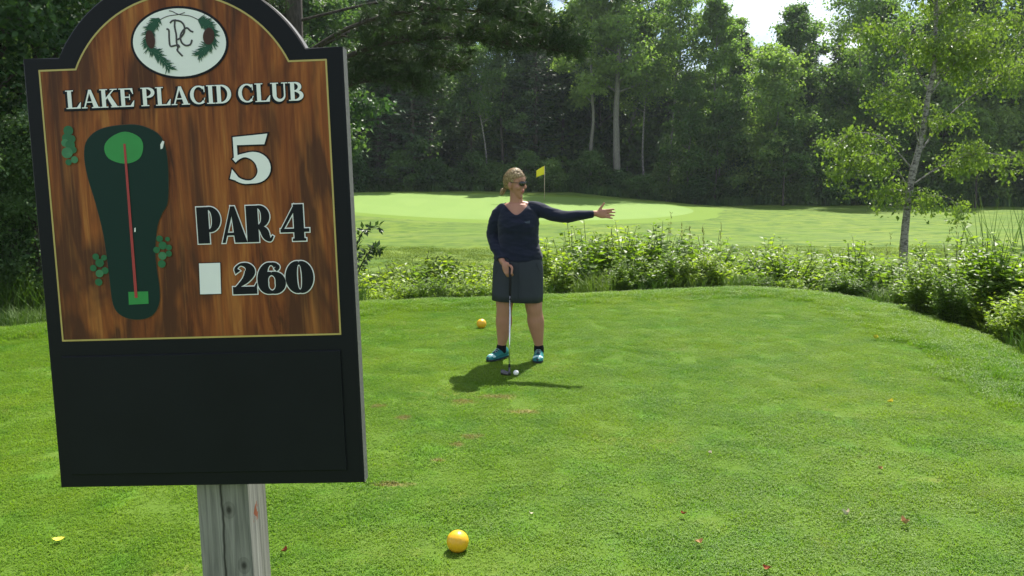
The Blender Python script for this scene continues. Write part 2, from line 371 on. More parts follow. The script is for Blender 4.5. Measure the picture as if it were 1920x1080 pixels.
def spruce(seed, H, rad, step, tr, base=.06):
    """Conifer: whorls of drooping boughs hung with short needle sprays."""
    rng = np.random.default_rng(seed); tk = MB(); cr = MB()
    P = np.stack([rng.normal(0, .03, 12).cumsum(), rng.normal(0, .03, 12).cumsum(), np.linspace(0, H, 12)], 1); tube(tk, P, tr * (1 - np.linspace(0, 1, 12)) + .015, 8)
    z = H * base; i = 0; C = []; D = []; M = []; Ls = []
    while z < H * .985:
        u = z / H; L = rad * (1 - u) ** .85 * rng.uniform(.65, 1.12) + .15; a = i * 2.4 + rng.normal(0, .5); droop = .32 * (1 - u) - .1
        b = np.array([np.interp(z, P[:, 2], P[:, 0]), np.interp(z, P[:, 2], P[:, 1]), z]); ts = np.linspace(0, 1, 6)
        Q = b + np.stack([np.cos(a) * L * ts, np.sin(a) * L * ts, -droop * L * ts + .22 * L * ts ** 2.5], 1); tube(tk, Q, np.linspace(.03, .006, 6), 4)
        ns = int(16 + 46 * L / rad); tt = rng.random(ns) ** .7; c = np.stack([np.interp(tt, ts, Q[:, k]) for k in range(3)], 1)
        side = np.array([-math.sin(a), math.cos(a), 0]); out = np.array([math.cos(a), math.sin(a), 0]); sg = rng.choice([-1, 1], ns)[:, None]
        w = (.42 * L * (1.05 - tt) * (.4 + .6 * rng.random(ns)))[:, None] + .05
        c = c + side * sg * w * rng.random((ns, 1)) - [0, 0, .06]
        d = side * sg * .8 + out * .7 + rng.normal(0, .25, (ns, 3)) + [0, 0, -.35]; d /= np.linalg.norm(d, axis=1, keepdims=True)
        m = np.array([0, 0, 1.]) + rng.normal(0, .55, (ns, 3)); m -= d * (m * d).sum(1, keepdims=True); m /= np.linalg.norm(m, axis=1, keepdims=True)
        C.append(c); D.append(d); M.append(m); Ls.append(rng.uniform(.2, .42, ns)); z += step * (.6 + .8 * rng.random()) * (1 - .45 * u); i += 1
    C, D, M, Ls = map(np.concatenate, (C, D, M, Ls)); leaves(cr, C, D, M, Ls, Ls * .19, -.3)
    return tk, cr

def tufts(cr, rng, pts, dirs, n, L, w):
    """Bundles of long needles."""
    k = len(pts); c = np.repeat(pts, n, 0); d = np.repeat(dirs, n, 0) + rng.normal(0, .62, (k * n, 3)); d /= np.linalg.norm(d, axis=1, keepdims=True)
    m = rng.normal(size=d.shape); m -= d * (m * d).sum(1, keepdims=True); m /= np.linalg.norm(m, axis=1, keepdims=True)
    leaves(cr, c, d, m, L * rng.uniform(.7, 1.2, len(c)), w, 0)

def pine_limb(tk, cr, rng, path, r0, width, ntw, tuft=11, L=.15, w=.008, tmin=.0):
    B = catmull(path, 6); tube(tk, B, np.linspace(r0, .012, len(B)), 6); n = len(B); tot = np.linalg.norm(np.diff(B, axis=0), axis=1).sum()
    P = []; D = []
    for i in range(ntw):
        t = tmin + (1 - tmin) * rng.random() ** .75; s = B[min(n - 1, int(2 + t * (n - 3)))]; T = B[min(n - 1, int(t * (n - 2)) + 2)] - B[min(n - 2, int(t * (n - 2)))]; T = T / (np.linalg.norm(T) + 1e-9)
        sd = np.cross(T, [0, 0, 1]); sd /= np.linalg.norm(sd); dd = T * rng.uniform(.3, 1.1) + sd * rng.normal(0, .9) + np.array([0, 0, rng.uniform(-.35, .7)]); dd /= np.linalg.norm(dd)
        l = width * (.3 + rng.exponential(.38)) * (1.1 - .4 * t); l = min(l, width * 1.5); e = s + dd * l + [0, 0, .06]; mid = (s + e) / 2 + rng.normal(0, .05, 3)
        tube(tk, [s, mid, e], [.012, .008, .004], 4)
        for q in range(int(3 + 9 * l)):
            u = rng.uniform(.25, 1.05); b = s + (e - s) * u + rng.normal(0, .07, 3) + [0, 0, .03]; P.append(b); D.append(dd * .7 + [0, 0, .45])
    tufts(cr, rng, np.array(P), np.array(D), tuft, L, w)

def shrub(seed, H, spread, nst, nlf, L, wd):
    """Leafy weed bush: many arching stems with paired pointed leaves."""
    rng = np.random.default_rng(seed); tk = MB(); cr = MB(); C = []; D = []; M = []; Ls = []
    for i in range(nst):
        a = rng.uniform(0, 6.28); r = spread * math.sqrt(rng.random()); h = H * rng.uniform(.55, 1.08) * (1 - .3 * (r / spread) ** 2); b = np.array([.35 * r * math.cos(a), .35 * r * math.sin(a), 0])
        e = np.array([r * math.cos(a), r * math.sin(a), h]); P = catmull([b, (b + e) / 2 + [-.06 * math.cos(a), -.06 * math.sin(a), .12], e + [0, 0, 0]], 5); tube(tk, P, np.linspace(.008, .003, len(P)), 4)
        ts = np.linspace(.18, 1, nlf); ph = rng.uniform(0, 6.28)
        for k, u in enumerate(ts):
            c = np.array([np.interp(u, np.linspace(0, 1, len(P)), P[:, q]) for q in range(3)])
            for sgn in (0, math.pi):
                b2 = ph + k * 1.57 + sgn + rng.normal(0, .35); dr = np.array([math.cos(b2), math.sin(b2), rng.uniform(-.25, .55)]); dr /= np.linalg.norm(dr)
                m = np.array([0, .15, 1.]) + rng.normal(0, .34, 3); m -= dr * (m @ dr); m /= np.linalg.norm(m); C.append(c + dr * .02); D.append(dr); M.append(m); Ls.append(L * rng.uniform(.6, 1.2) * (1.15 - .5 * u ** 3))
    Ls = np.array(Ls); leaves(cr, np.array(C), np.array(D), np.array(M), Ls, Ls * wd, .35)
    return tk, cr

def proto(pair, bark_m, leaf_m): return pair[0].mesh('trunk', True, bark_m), pair[1].mesh('crown', False, leaf_m)
def plant(name, label, cat, pr, x, y, rz=0, sc=1, group=None, parts=('trunk', 'crown'), sink=.05, tilt=(0, 0), z=None):
    o = thing(name, label, cat, (x, y, (zat(x, y) if z is None else z) - sink), (tilt[0], tilt[1], rz), group, sc)
    obj(parts[0], pr[0], o); obj(parts[1], pr[1], o); return o

rnd = random.Random(7)
BL = [proto(broadleaf(11 + i, H, cb, rad, 15000, .16, .17, .22, 20, .36), 'bark_grey' if i % 2 else 'bark_dark', 'leaf_far') for i, (H, cb, rad) in enumerate([(15, .30, 3.0), (16, .36, 2.7), (14, .22, 3.3), (17, .42, 3.0)])]
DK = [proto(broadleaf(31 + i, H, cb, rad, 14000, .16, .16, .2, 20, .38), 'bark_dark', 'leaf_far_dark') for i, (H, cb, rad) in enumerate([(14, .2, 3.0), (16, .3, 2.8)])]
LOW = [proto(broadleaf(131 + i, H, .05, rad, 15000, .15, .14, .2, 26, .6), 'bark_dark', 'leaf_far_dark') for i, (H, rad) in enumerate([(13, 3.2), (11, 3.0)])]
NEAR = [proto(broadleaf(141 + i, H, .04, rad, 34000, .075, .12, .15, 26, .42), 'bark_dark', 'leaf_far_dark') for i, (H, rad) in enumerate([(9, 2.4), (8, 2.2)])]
SP = [proto(spruce(51 + i, H, rad, .115, .16), 'bark_dark', 'needle_spruce') for i, (H, rad) in enumerate([(15, 2.5), (17, 2.7)])]
WB = [proto(broadleaf(71 + i, H, cb, rad, 9000, .12, .09, .28, 18, .5), 'bark_birch', 'leaf_far') for i, (H, cb, rad) in enumerate([(15, .5, 2.0), (14, .45, 2.2)])]
US = [proto(broadleaf(81 + i, H, .02, rad, 5000, .13, .03, .1, 16, .32), 'bark_dark', 'leaf_undergrowth') for i, (H, rad) in enumerate([(2.4, 1.25), (1.8, 1.4), (3.4, 1.5)])]
SH = [proto(shrub(101 + i, H, sp, n, 15, .125, .30), 'stem_green', 'leaf_shrub') for i, (H, sp, n) in enumerate([(1.35, .62, 74), (1.2, .7, 78), (1.5, .55, 66), (.85, .6, 60)])]

# ---------------- the wood beyond the field
G1 = 'crowded trees of the wood beyond the field'
SEC = [(-.56, 'at the left frame edge'), (-.19, 'behind the sign'), (-.02, 'left of the woman'), (.10, 'behind the flag'), (.21, 'around the two white birches'), (.33, 'below the right sky gap'), (.43, 'left of the lone birch'), (.54, 'behind the lone birch'), (9, 'at the right frame edge')]
ROWS = ['first row', 'second row', 'third row', 'fourth row', 'last row']
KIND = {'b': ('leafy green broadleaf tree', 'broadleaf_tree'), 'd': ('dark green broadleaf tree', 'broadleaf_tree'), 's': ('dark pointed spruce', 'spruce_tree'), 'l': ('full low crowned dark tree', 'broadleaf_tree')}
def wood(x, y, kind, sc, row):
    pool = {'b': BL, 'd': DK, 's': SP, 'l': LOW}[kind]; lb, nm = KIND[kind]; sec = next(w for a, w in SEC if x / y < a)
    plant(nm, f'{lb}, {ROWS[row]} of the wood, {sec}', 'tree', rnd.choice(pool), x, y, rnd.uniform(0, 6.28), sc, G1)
def topcut(x, y):
    """Height scale: the tree line dips where the photograph shows sky over it."""
    a = x / y
    return .78 if .22 < a < .32 else .88 if .32 <= a < .46 else .74 if -.075 < a < .0 else 1
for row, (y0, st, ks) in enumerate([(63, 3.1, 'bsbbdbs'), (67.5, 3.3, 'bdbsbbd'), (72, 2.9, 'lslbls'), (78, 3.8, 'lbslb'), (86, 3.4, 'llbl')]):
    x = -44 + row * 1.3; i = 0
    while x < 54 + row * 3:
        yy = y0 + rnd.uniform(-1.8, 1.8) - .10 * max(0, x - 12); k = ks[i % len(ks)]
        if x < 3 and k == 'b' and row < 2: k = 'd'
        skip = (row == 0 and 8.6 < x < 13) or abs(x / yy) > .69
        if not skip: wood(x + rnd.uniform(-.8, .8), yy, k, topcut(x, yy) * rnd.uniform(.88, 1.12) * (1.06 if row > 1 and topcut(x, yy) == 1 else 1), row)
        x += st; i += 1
BRT = [proto(broadleaf(161 + i, H, .03, rad, 13000, .15, .10, .2, 24, .42), 'bark_grey', 'leaf_far') for i, (H, rad) in enumerate([(10, 2.6), (8, 2.5), (6.5, 2.2)])]
for i in range(16):
    x = 13.2 + i * 1.95 + rnd.uniform(-.5, .5); y = 60.6 + rnd.uniform(-1, 1.6) - .12 * max(0, x - 12); sec = next(w for a, w in SEC if x / y < a)
    plant('broadleaf_tree', f'leafy low boughed young tree, wood edge, {sec}', 'tree', BRT[i % 3], x, y, rnd.uniform(0, 6.28), rnd.uniform(.8, 1.15), 'leafy young trees along the right edge of the wood')
for i in range(26):
    x = -16 + i * 2.2 + rnd.uniform(-.6, .6); y = 70 + rnd.uniform(-1.5, 1.5) - .1 * max(0, x - 12); sec = next(w for a, w in SEC if x / y < a)
    plant('woodland_bush', f'tall dark thicket bush in the wood, {sec}', 'bush', US[i % 3], x, y, rnd.uniform(0, 6.28), rnd.uniform(2.0, 2.8), 'tall dark thicket inside the wood', ('stem', 'foliage'))
# trees that can be told apart at the edge of the wood
tk, cr = broadleaf(201, 17, .42, 3.4, 15000, .15, .30, .12, 22); pr = (tk.mesh('trunk', True, 'bark_grey'), cr.mesh('crown', False, 'leaf_far'))
plant('broadleaf_tree', 'thick pale grey trunked broadleaf tree at the wood edge right of the flag', 'tree', pr, 7.7, 61.5, .3)
plant('birch_tree', 'slim white birch leaning right at the wood edge, right one of a pair', 'tree', WB[0], 11.4, 61.0, 1.0, 1, tilt=(0, R(7)))
plant('birch_tree', 'slim white birch leaning right at the wood edge, left one of a pair', 'tree', WB[1], 10.0, 62.5, 2.6, .95, tilt=(0, R(6)))
plant('birch_tree', 'tall birch with forked white upper trunk high in the right wood', 'tree', WB[0], 24.5, 60, 4.1, 1.06)
plant('broadleaf_tree', 'slim twin grey trunked tree in the dark wood left of the woman\'s head', 'tree', WB[1], -1.9, 62, .4, .74)
for i, (x, y, sc, p) in enumerate([(14.5, 59.5, .46, 0), (18.6, 57, .40, 2), (31, 55.5, .42, 0), (35.5, 53.5, .5, 2), (26, 57, .36, 1)]):
    plant('young_tree', ['short bright young tree before the wood right of the white birches', 'small bright bushy tree low before the wood right of centre', 'low young tree before the wood behind the lone birch', 'low young tree before the wood at the far right edge', 'small round young tree before the wood left of the lone birch'][i], 'tree', BL[p], x, y, i * 1.3, sc)
G2 = 'low bushes along the foot of the wood'
x = -22; i = 0
while x < 46:
    yy = 60.5 + rnd.uniform(-1, 1.2) - .12 * max(0, x - 10); plant('woodland_bush', 'low dark bush, foot of the wood, ' + next(w for a, w in SEC if x / yy < a), 'bush', US[i % 3], x, yy, rnd.uniform(0, 6.28), rnd.uniform(.6, 1.0), G2, ('stem', 'foliage')); x += rnd.uniform(1.3, 2.1); i += 1

# ---------------- trees close by on the left, behind the sign
G3 = 'dark trees standing close behind the left of the sign'
for (x, y, k, sc) in [(-9.2, 11.2, 's', .75), (-7.6, 12.6, 'd', .85), (-10.8, 13.5, 's', .9), (-8.6, 15.5, 'd', 1.1), (-12.2, 12, 'd', 1.0), (-11.5, 18, 's', 1), (-14.5, 20, 'd', 1.3), (-9.6, 22, 's', 1), (-12, 27, 's', 1), (-15, 32, 's', 1), (-17, 25, 's', .9)]:
    pool = NEAR if k == 'd' else SP
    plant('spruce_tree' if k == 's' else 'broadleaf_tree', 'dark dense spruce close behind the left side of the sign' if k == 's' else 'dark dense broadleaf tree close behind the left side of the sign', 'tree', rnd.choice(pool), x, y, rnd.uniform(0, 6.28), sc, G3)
for (x, y) in [(-7.1, 10.0), (-8.4, 9.6), (-6.4, 11.0), (-9.4, 10.3), (-7.9, 11.2)]:
    plant('woodland_bush', 'dark bush at the left edge of the tee under the trees', 'bush', NEAR[rnd.randrange(2)], x, y, rnd.uniform(0, 6), .36, 'dark bushes at the left edge of the tee', ('stem', 'foliage'))
plant('broadleaf_tree', 'light green broadleaf tree showing just right of the sign', 'tree', DK[0], -6.9, 30, 2.0, .66)
plant('broadleaf_tree', 'tall dark broadleaf tree rising behind the top of the sign', 'tree', DK[1], -8.0, 36, 1.0, 1.05)
plant('spruce_tree', 'tall spruce with open top against the sky right of the sign', 'tree', SP[1], -7.2, 61, .5, 1.12)
plant('spruce_tree', 'second tall spruce against the sky just left of the open gap', 'tree', SP[0], -9.8, 62, .9, 1.2)
# big pine whose long boughs reach over the field
rng = np.random.default_rng(5); tk = MB(); cr = MB()
P = np.stack([np.linspace(0, .3, 9), np.linspace(0, .2, 9), np.linspace(0, 15, 9)], 1); tube(tk, P, np.linspace(.3, .06, 9), 10)
def lp(*a): return np.array(a, float)
for (pts, r0, wd, ntw, tm) in [(((0, 0, 3.6), (1.6, -.1, 4.25), (3.0, -.2, 4.42), (4.3, -.3, 4.30), (5.6, -.3, 4.1)), .055, .75, 190, .1), (((0, 0, 4.0), (1.5, .5, 4.75), (3.0, .7, 4.80), (4.2, .6, 4.7), (5.3, .5, 4.45)), .05, .8, 170, .1),
    (((0, 0, 3.9), (1.3, -.7, 4.5), (2.6, -1.1, 4.75), (3.8, -1.2, 4.7), (4.7, -1.3, 4.45)), .045, .7, 130, .1), (((0, 0, 4.7), (1.8, .2, 5.15), (3.6, .1, 5.35), (5.0, 0, 5.35), (6.4, -.1, 5.25)), .03, .6, 110, .7), (((0, 0, 3.0), (1.0, .2, 3.55), (1.8, .3, 3.7), (2.6, .2, 3.55)), .04, .6, 90, .1), (((0, 0, 3.3), (1.2, .6, 3.9), (2.3, .9, 4.1), (3.4, 1.0, 3.95)), .04, .65, 100, .1)]:
    pine_limb(tk, cr, rng, lp(*pts) + [0, 0, .32], r0, wd, int(ntw * .9), 16, .14, .008, tm)
for i in range(34):
    z = rng.uniform(3.2, 14.5); a = rng.uniform(1.4, 4.9) if z < 7.0 else rng.uniform(0, 6.28); L = (3.6 - .2 * z) * rng.uniform(.7, 1.1) + .5
    d = np.array([math.cos(a), math.sin(a)]); pine_limb(tk, cr, rng, lp((0, 0, z), (*(d * L * .5), z + .35), (*(d * L), z + .45)), .05, .6, 26, 9)
o = thing('pine_tree', 'big dark pine behind the sign with long boughs reaching right', 'tree', (-4.65, 17.5, zat(-4.65, 17.5) - .05), (0, 0, 0), None, 1.09); obj('trunk', tk, o, 'bark_dark'); cm = cr.mesh('crown', False, 'needle_pine'); obj('crown', cm, o)

# ---------------- the lone birch
rng = np.random.default_rng(9); tk = MB(); cr = MB()
TP = catmull(lp((0, 0, -.2), (-.02, 0, .6), (.0, 0, 1.3), (.05, 0, 2.1), (.27, .05, 3.2), (.36, .05, 4.2), (.44, 0, 5.0), (.42, .1, 6.6), (.55, .1, 8.2), (.5, 0, 10)), 4)
rad = np.interp(TP[:, 2], [-.2, 0, .6, 2, 5, 10], [.15, .115, .095, .08, .052, .014]); rad *= 1 + .06 * rng.normal(size=len(rad)); tube(tk, TP, rad, 12)
cl = []; cw = []
def bough(P, r0, ntw, spread, droop=.25):
    B = catmull(P, 5); tube(tk, B, np.linspace(r0 * .6, .005, len(B)), 6)
    for j in range(ntw):
        t = rng.uniform(.25, 1); s = B[int(t * (len(B) - 1))]; dd = rng.normal(0, 1, 3) * [1, 1, .5]; dd /= np.linalg.norm(dd); e = s + dd * spread * rng.uniform(.4, 1) + [0, 0, -droop * rng.random()]
        tube(tk, [s, (s + e) / 2 + [0, 0, .05], e], [.007, .005, .003], 4); cl.extend([e, (s + e) / 2]); cw.extend([1, .55])
bough([(.03, 0, 1.9), (-.5, -.2, 2.5), (-1.1, -.3, 2.8), (-1.6, -.3, 2.5), (-1.9, -.3, 1.9)], .035, 16, .55)
bough([(.1, 0, 2.4), (-.7, .1, 3.2), (-1.4, .2, 3.3), (-1.9, .2, 2.9)], .035, 16, .6)
bough([(.2, 0, 3.0), (-.3, -.4, 3.9), (-.8, -.6, 4.2), (-1.3, -.7, 3.9)], .03, 14, .6)
bough([(.2, 0, 2.8), (.8, .1, 3.6), (1.6, .2, 4.3), (2.5, .3, 4.9), (3.4, .3, 5.0)], .04, 24, .75)
bough([(.05, 0, 2.0), (.7, -.2, 2.5), (1.5, -.3, 2.8), (2.3, -.3, 2.7), (3.0, -.2, 2.3)], .035, 22, .65)
bough([(.03, 0, 1.6), (.4, -.2, 1.75), (.9, -.3, 1.7), (1.3, -.3, 1.3)], .02, 9, .4)
bough([(.02, 0, 1.5), (-.3, -.1, 1.9), (-.8, -.2, 1.8), (-1.15, -.2, 1.35)], .02, 8, .35)
bough([(.36, 0, 4.2), (1.0, .2, 5.0), (1.8, .2, 5.7), (2.6, .2, 6.2)], .035, 18, .75)
bough([(.36, 0, 4.3), (-.2, .1, 5.2), (-.9, .2, 5.8), (-1.4, .2, 5.9)], .03, 13, .65)
for i in range(15):
    z = rng.uniform(4.5, 9.6); a = rng.uniform(0, 6.28); L = rng.uniform(1.1, 2.2) * (1.25 - z / 12); x0 = np.interp(z, TP[:, 2], TP[:, 0]); d = np.array([math.cos(a), math.sin(a)]) * L
    bough([(x0, 0, z), (x0 + d[0] * .5, d[1] * .5, z + .6), (x0 + d[0], d[1], z + .7)], .025, 10, .6)
cl = np.array(cl); cw = np.array(cw); N = 24000; pk = rng.choice(len(cl), N, p=cw / cw.sum()); c = cl[pk] + rng.normal(0, .13, (N, 3)); d, m = frames(rng, N, .2); d[:, 2] -= .5
sz = .05 * rng.uniform(.7, 1.3, N); leaves(cr, c, d, m, sz * 1.6, sz * .52)
o = thing('birch_tree', 'lone leaning birch with pale grey trunk standing behind the right bushes', 'tree', (10.0, 21, zat(10, 21))); obj('trunk', tk, o, 'bark_birch'); cm = cr.mesh('crown', False, 'leaf_birch'); obj('crown', cm, o)

# ---------------- bushes in the ditch round the tee
def along(t):
    """Point on the far and right edge of the tee and its outward direction; t in metres from the left."""
    seg = np.linalg.norm(np.diff(EDGE, axis=0), axis=1); s = np.concatenate([[0], seg.cumsum()]); p = np.array([np.interp(t, s, EDGE[:, k]) for k in (0, 1)])
    q = np.array([np.interp(t + .3, s, EDGE[:, k]) for k in (0, 1)]) - np.array([np.interp(t - .3, s, EDGE[:, k]) for k in (0, 1)]); q /= np.linalg.norm(q) + 1e-9
    return p, np.array([-q[1], q[0]]), s[-1]
SHW = [(-.13, 'beside the sign'), (.0, 'just left of the woman'), (.045, 'just right of the woman'), (.12, 'below her pointing hand'), (.21, 'right of her pointing hand'), (.31, 'midway from her hand to the birch'), (.42, 'left of the birch trunk'), (.49, 'in front of the birch trunk'), (.56, 'right of the birch trunk'), (.62, 'below the reeds'), (9, 'at the right frame edge')]
EDGE = TEE[::-1]; EDGE = EDGE[(EDGE[:, 1] > 3)]; EDGE = EDGE[EDGE[:, 0] > -5.2]
TOT = along(0)[2]; t = 2.2; i = 0
while t < TOT - .2:
    p, nrm, _ = along(t)
    for row, (off, hs) in enumerate([(.95, .82), (1.75, 1.0), (2.6, 1.0)]):
        off += rnd.uniform(-.2, .2); x, y = p + nrm * off + np.array([rnd.uniform(-.25, .25), rnd.uniform(-.2, .2)])
        if x < .3: hs *= .52
        a_ = x / y; where = next(w for q_, w in SHW if a_ < q_); rw = ['front', 'middle', 'back'][row]
        g_ = 'low shrubs left of the woman' if x < .3 else 'shrubs in the ditch right of the woman' if p[0] < 3.7 and p[1] > 10.2 else 'shrubs along the right edge of the tee'
        grp = (f'leafy shrub, {rw} row of the ditch, {where}', 'leafy shrubs in the ditch round the tee')
        if 3.1 < p[0] < 4.2 and p[1] > 10.6: hs *= .72
        k = rnd.randrange(3) if hs > .6 else rnd.choice([1, 3]); zz = zat(x, y); top = {0: 1.35, 1: 1.2, 2: 1.5, 3: .85}[k]
        want = (.42 if x < .3 else .36 if g_.startswith('shrubs in') else .52) * (1 if hs > .75 else .75) + [-.12, .2, .22][row]
        if x >= .3: want += .26 * math.exp(-((a_ - .19) / .09) ** 2) - .22 * math.exp(-((a_ - .36) / .04) ** 2) - .15 * math.exp(-((a_ - .48) / .05) ** 2)
        if x < .3: want = [.08, .26, .3][row]
        sc = max(.45, min(1.25, (want - zz) / top)) * rnd.uniform(.9, 1.1)
        plant('ditch_shrub', grp[0], 'shrub', SH[k], x, y, rnd.uniform(0, 6.28), sc, grp[1], ('stem', 'foliage'), .03)
    t += rnd.uniform(.26, .34) if p[0] < .2 else rnd.uniform(.27, .36) if p[1] < 9.6 else rnd.uniform(.34, .46) if not (2.6 < p[0] and p[1] > 9.6) else rnd.uniform(.2, .28)
# sapling right of the sign
rng = np.random.default_rng(3); tk = MB(); cr = MB(); C = []; D = []
for b in ([(0, 0, 0), (.02, 0, .7), (.08, 0, 1.2), (.2, -.02, 1.62), (.42, -.05, 1.72)], [(.04, 0, .8), (.16, .05, 1.15), (.3, .08, 1.38), (.44, .1, 1.4)], [(.0, 0, .5), (-.2, .05, .9), (-.3, .1, 1.4), (-.25, .1, 1.8)], [(.02, 0, .6), (.15, -.1, .85), (.28, -.15, 1.0)]):
    B = catmull(b, 6); tube(tk, B, np.linspace(.014, .003, len(B)), 5)
    for q in B[6:]:
        for k in range(7): dd = rng.normal(0, 1, 3) * [1, 1, .6]; dd /= np.linalg.norm(dd); C.append(q + dd * .03); D.append(dd)
C = np.array(C); D = np.array(D); M = rng.normal(0, .6, D.shape) + [0, -.3, 1]; M -= D * (M * D).sum(1, keepdims=True); M /= np.linalg.norm(M, axis=1, keepdims=True); leaves(cr, C, D, M, .095 * rng.uniform(.7, 1.2, len(C)), .026)
o = thing('sapling', 'thin dark leaved sapling poking out beside the right edge of the sign', 'sapling', (-2.52, 12.6, zat(-2.52, 12.6)), (0, 0, 0), None, 1.12); obj('stem', tk, o, 'bark_dark'); cm = cr.mesh('foliage', False, 'leaf_sapling'); obj('foliage', cm, o)

# reed clumps
def reed(seed, n, H, r):
    rng = np.random.default_rng(seed); mb = MB()
    for i in range(n):
        a, q = rng.uniform(0, 6.28), r * math.sqrt(rng.random()); b = np.array([q * math.cos(a), q * math.sin(a), 0]); h = H * rng.uniform(.6, 1.1); ln = rng.normal(0, .16, 2) * h
        ts = np.linspace(0, 1, 5)[:, None]; P = b + np.concatenate([ln * ts ** 2, h * ts], 1); w = np.array([.011, .012, .010, .007, .001])[:, None]; sd = np.array([math.cos(a + 1), math.sin(a + 1), 0])
        V = np.concatenate([P - sd * w, P + sd * w]); mb.add(V, [(k, k + 1, k + 6, k + 5) for k in range(4)])
    return mb
for (x, y, s, lb) in [(7.55, 13.0, 1, 'left clump of tall upright reeds behind the right bushes'), (8.0, 13.2, 2, 'thin middle clump of leaning reeds behind the right bushes'), (8.35, 13.1, 3, 'right clump of tall upright reeds at the frame edge')]:
    r_ = reed(s, [34, 14, 30][s - 1], 2.35, .16).mesh('reed_clump', True, 'leaf_reed'); o = tag(obj('reed_clump', r_), lb, 'reeds'); o.location = (x, y, zat(x, y) - .03)
# tall flowering grasses above the ditch shrubs
def stalks(seed, n, H, r):
    rng = np.random.default_rng(seed); mb = MB()
    for i in range(n):
        b = np.array([rng.normal(0, r), rng.normal(0, r), 0]); h = H * rng.uniform(.75, 1.1); ln = rng.normal(0, .10, 2); ts = np.linspace(0, 1, 6)[:, None]; P = b + np.concatenate([ln * ts ** 2, h * ts], 1); tube(mb, P, [.003, .003, .0025, .002, .002, .001], 4)
        k = 16; tt = rng.uniform(.82, 1.02, k); c = np.stack([np.interp(tt, ts[:, 0], P[:, q]) for q in range(3)], 1); d = rng.normal(0, .35, (k, 3)) + [0, 0, 1]; d /= np.linalg.norm(d, axis=1, keepdims=True); m = rng.normal(size=(k, 3)); m -= d * (m * d).sum(1, keepdims=True); m /= np.linalg.norm(m, axis=1, keepdims=True); leaves(mb, c, d, m, .05, .006, 0)
        k = 3; tt = rng.uniform(.1, .6, k); c = np.stack([np.interp(tt, ts[:, 0], P[:, q]) for q in range(3)], 1); d = rng.normal(0, .4, (k, 3)) + [0, 0, .7]; d /= np.linalg.norm(d, axis=1, keepdims=True); m = rng.normal(size=(k, 3)); m -= d * (m * d).sum(1, keepdims=True); m /= np.linalg.norm(m, axis=1, keepdims=True); leaves(mb, c, d, m, .3, .006, 0)
    return mb.mesh('grass_stalks', True, 'stalk_dry')
ST = [stalks(i, 5 + i, 1.75, .13) for i in range(3)]
for i, (x, y, sc) in enumerate([(1.35, 13, 1), (1.65, 13.2, 1.05), (2.75, 13.6, 1.08), (3.05, 13.4, 1.12), (3.4, 13.7, 1.1), (2.0, 13.3, .9), (4.6, 13.2, .95), (5.2, 12.8, .9), (5.9, 12.6, .95), (6.6, 12.2, .95), (.75, 12.9, .9), (7.1, 13.4, 1.0), (4.2, 13.0, .85)]):
    o = tag(obj('grass_stalks', ST[i % 3]), 'thin tuft of tall seed head grass rising above the ditch shrubs', 'tall grass', 'tall seed head grasses above the shrubs'); o.location = (x, y, zat(x, y) - .02); o.rotation_euler[2] = i; o.scale = (sc,) * 3

# ------------------------------------------------------------------ the tee sign
plain('sign_black', (.0045, .0055, .009), .5, .18, 0, .2, 8); plain('sign_lower', (.006, .0075, .0105), .55, .16, 0, .35, 6)
plain('edge_sunlit_grey', (.10, .10, .10), .6, .3, 0, .35, 60, .3)  # board sides: black paint, with the sun's sheen put into the colour as grey
plain('print_white', (.76, .77, .80), .4, .4, 0, .04); plain('print_black', (.004, .005, .009), .5, .2); plain('gold_line', (.42, .33, .10), .4, .5, 0, .15)
plain('map_dark', (.004, .024, .021), .5, .2, 0, .1, 12); plain('map_green', (.022, .24, .055), .45, .4); plain('map_red', (.34, .035, .035), .45, .4); plain('map_shrub', (.008, .11, .04), .45, .4, 0, .3, 90); plain('map_shrub_pale', (.035, .17, .075), .45, .4, 0, .3, 90)
plain('map_rim', (.10, .05, .02), .5); plain('sprig_green', (.014, .075, .045), .5, .3, 0, .4, 200); plain('cone_brown', (.055, .022, .018), .6, .3, 0, .5, 250); plain('mono_dark', (.03, .028, .032), .5)
t = NT('print_wood'); P0 = t.pos(True, (1, 1, 1))
w1 = t.noise(t.pos(True, (12, 1, 1.15)), 1.6, 6, .6, 1.5); w2 = t.noise(t.pos(True, (130, 1, 2.6)), 1.3, 6, .65, .3); w3 = t.noise(t.pos(True, (7, 1, 1.2)), 1.4, 3, .5, 1.8)
c = t.ramp(w1, [(.30, (.02, .009, .007)), (.42, (.16, .044, .015)), (.55, (.27, .082, .022)), (.72, (.40, .165, .045))])
c = t.mix(t.ramp(w2, [(.35, .45), (.52, 0)]), c, (.09, .028, .013)); c = t.mix(t.ramp(w3, [(.40, .9), (.53, 0)]), c, (.06, .022, .013)); c = t.mix(t.ramp(w2, [(.55, 0), (.8, .5)]), c, (.38, .17, .05))
t.end(t.pbr(c, .5, .2))
t = NT('post_wood'); g1 = t.noise(t.pos(True, (38, 38, 1.6)), 2.2, 5, .6, .6); g2 = t.noise(t.pos(True, (5, 5, .8)), 2, 3)
c = t.ramp(g1, [(.28, (.10, .10, .095)), (.5, (.21, .205, .19)), (.75, (.34, .33, .31))]); c = t.mix(t.ramp(g2, [(.45, 0), (.7, .5)]), c, (.13, .13, .10))
sx = t.n('SeparateXYZ'); t.l(t.pos(True), sx.inputs[0])
wv = t.math('MULTIPLY_ADD', t.noise(t.pos(True, (0, 0, 9)), 1.0, 3), .014, -.004); ck = t.math('ABSOLUTE', t.math('SUBTRACT', sx.outputs[0], wv))
ck = t.math('MULTIPLY', t.ramp(ck, [(.0012, 1), (.0026, 0)]), t.math('LESS_THAN', sx.outputs[1], .05)); c = t.mix(ck, c, (.012, .012, .01))
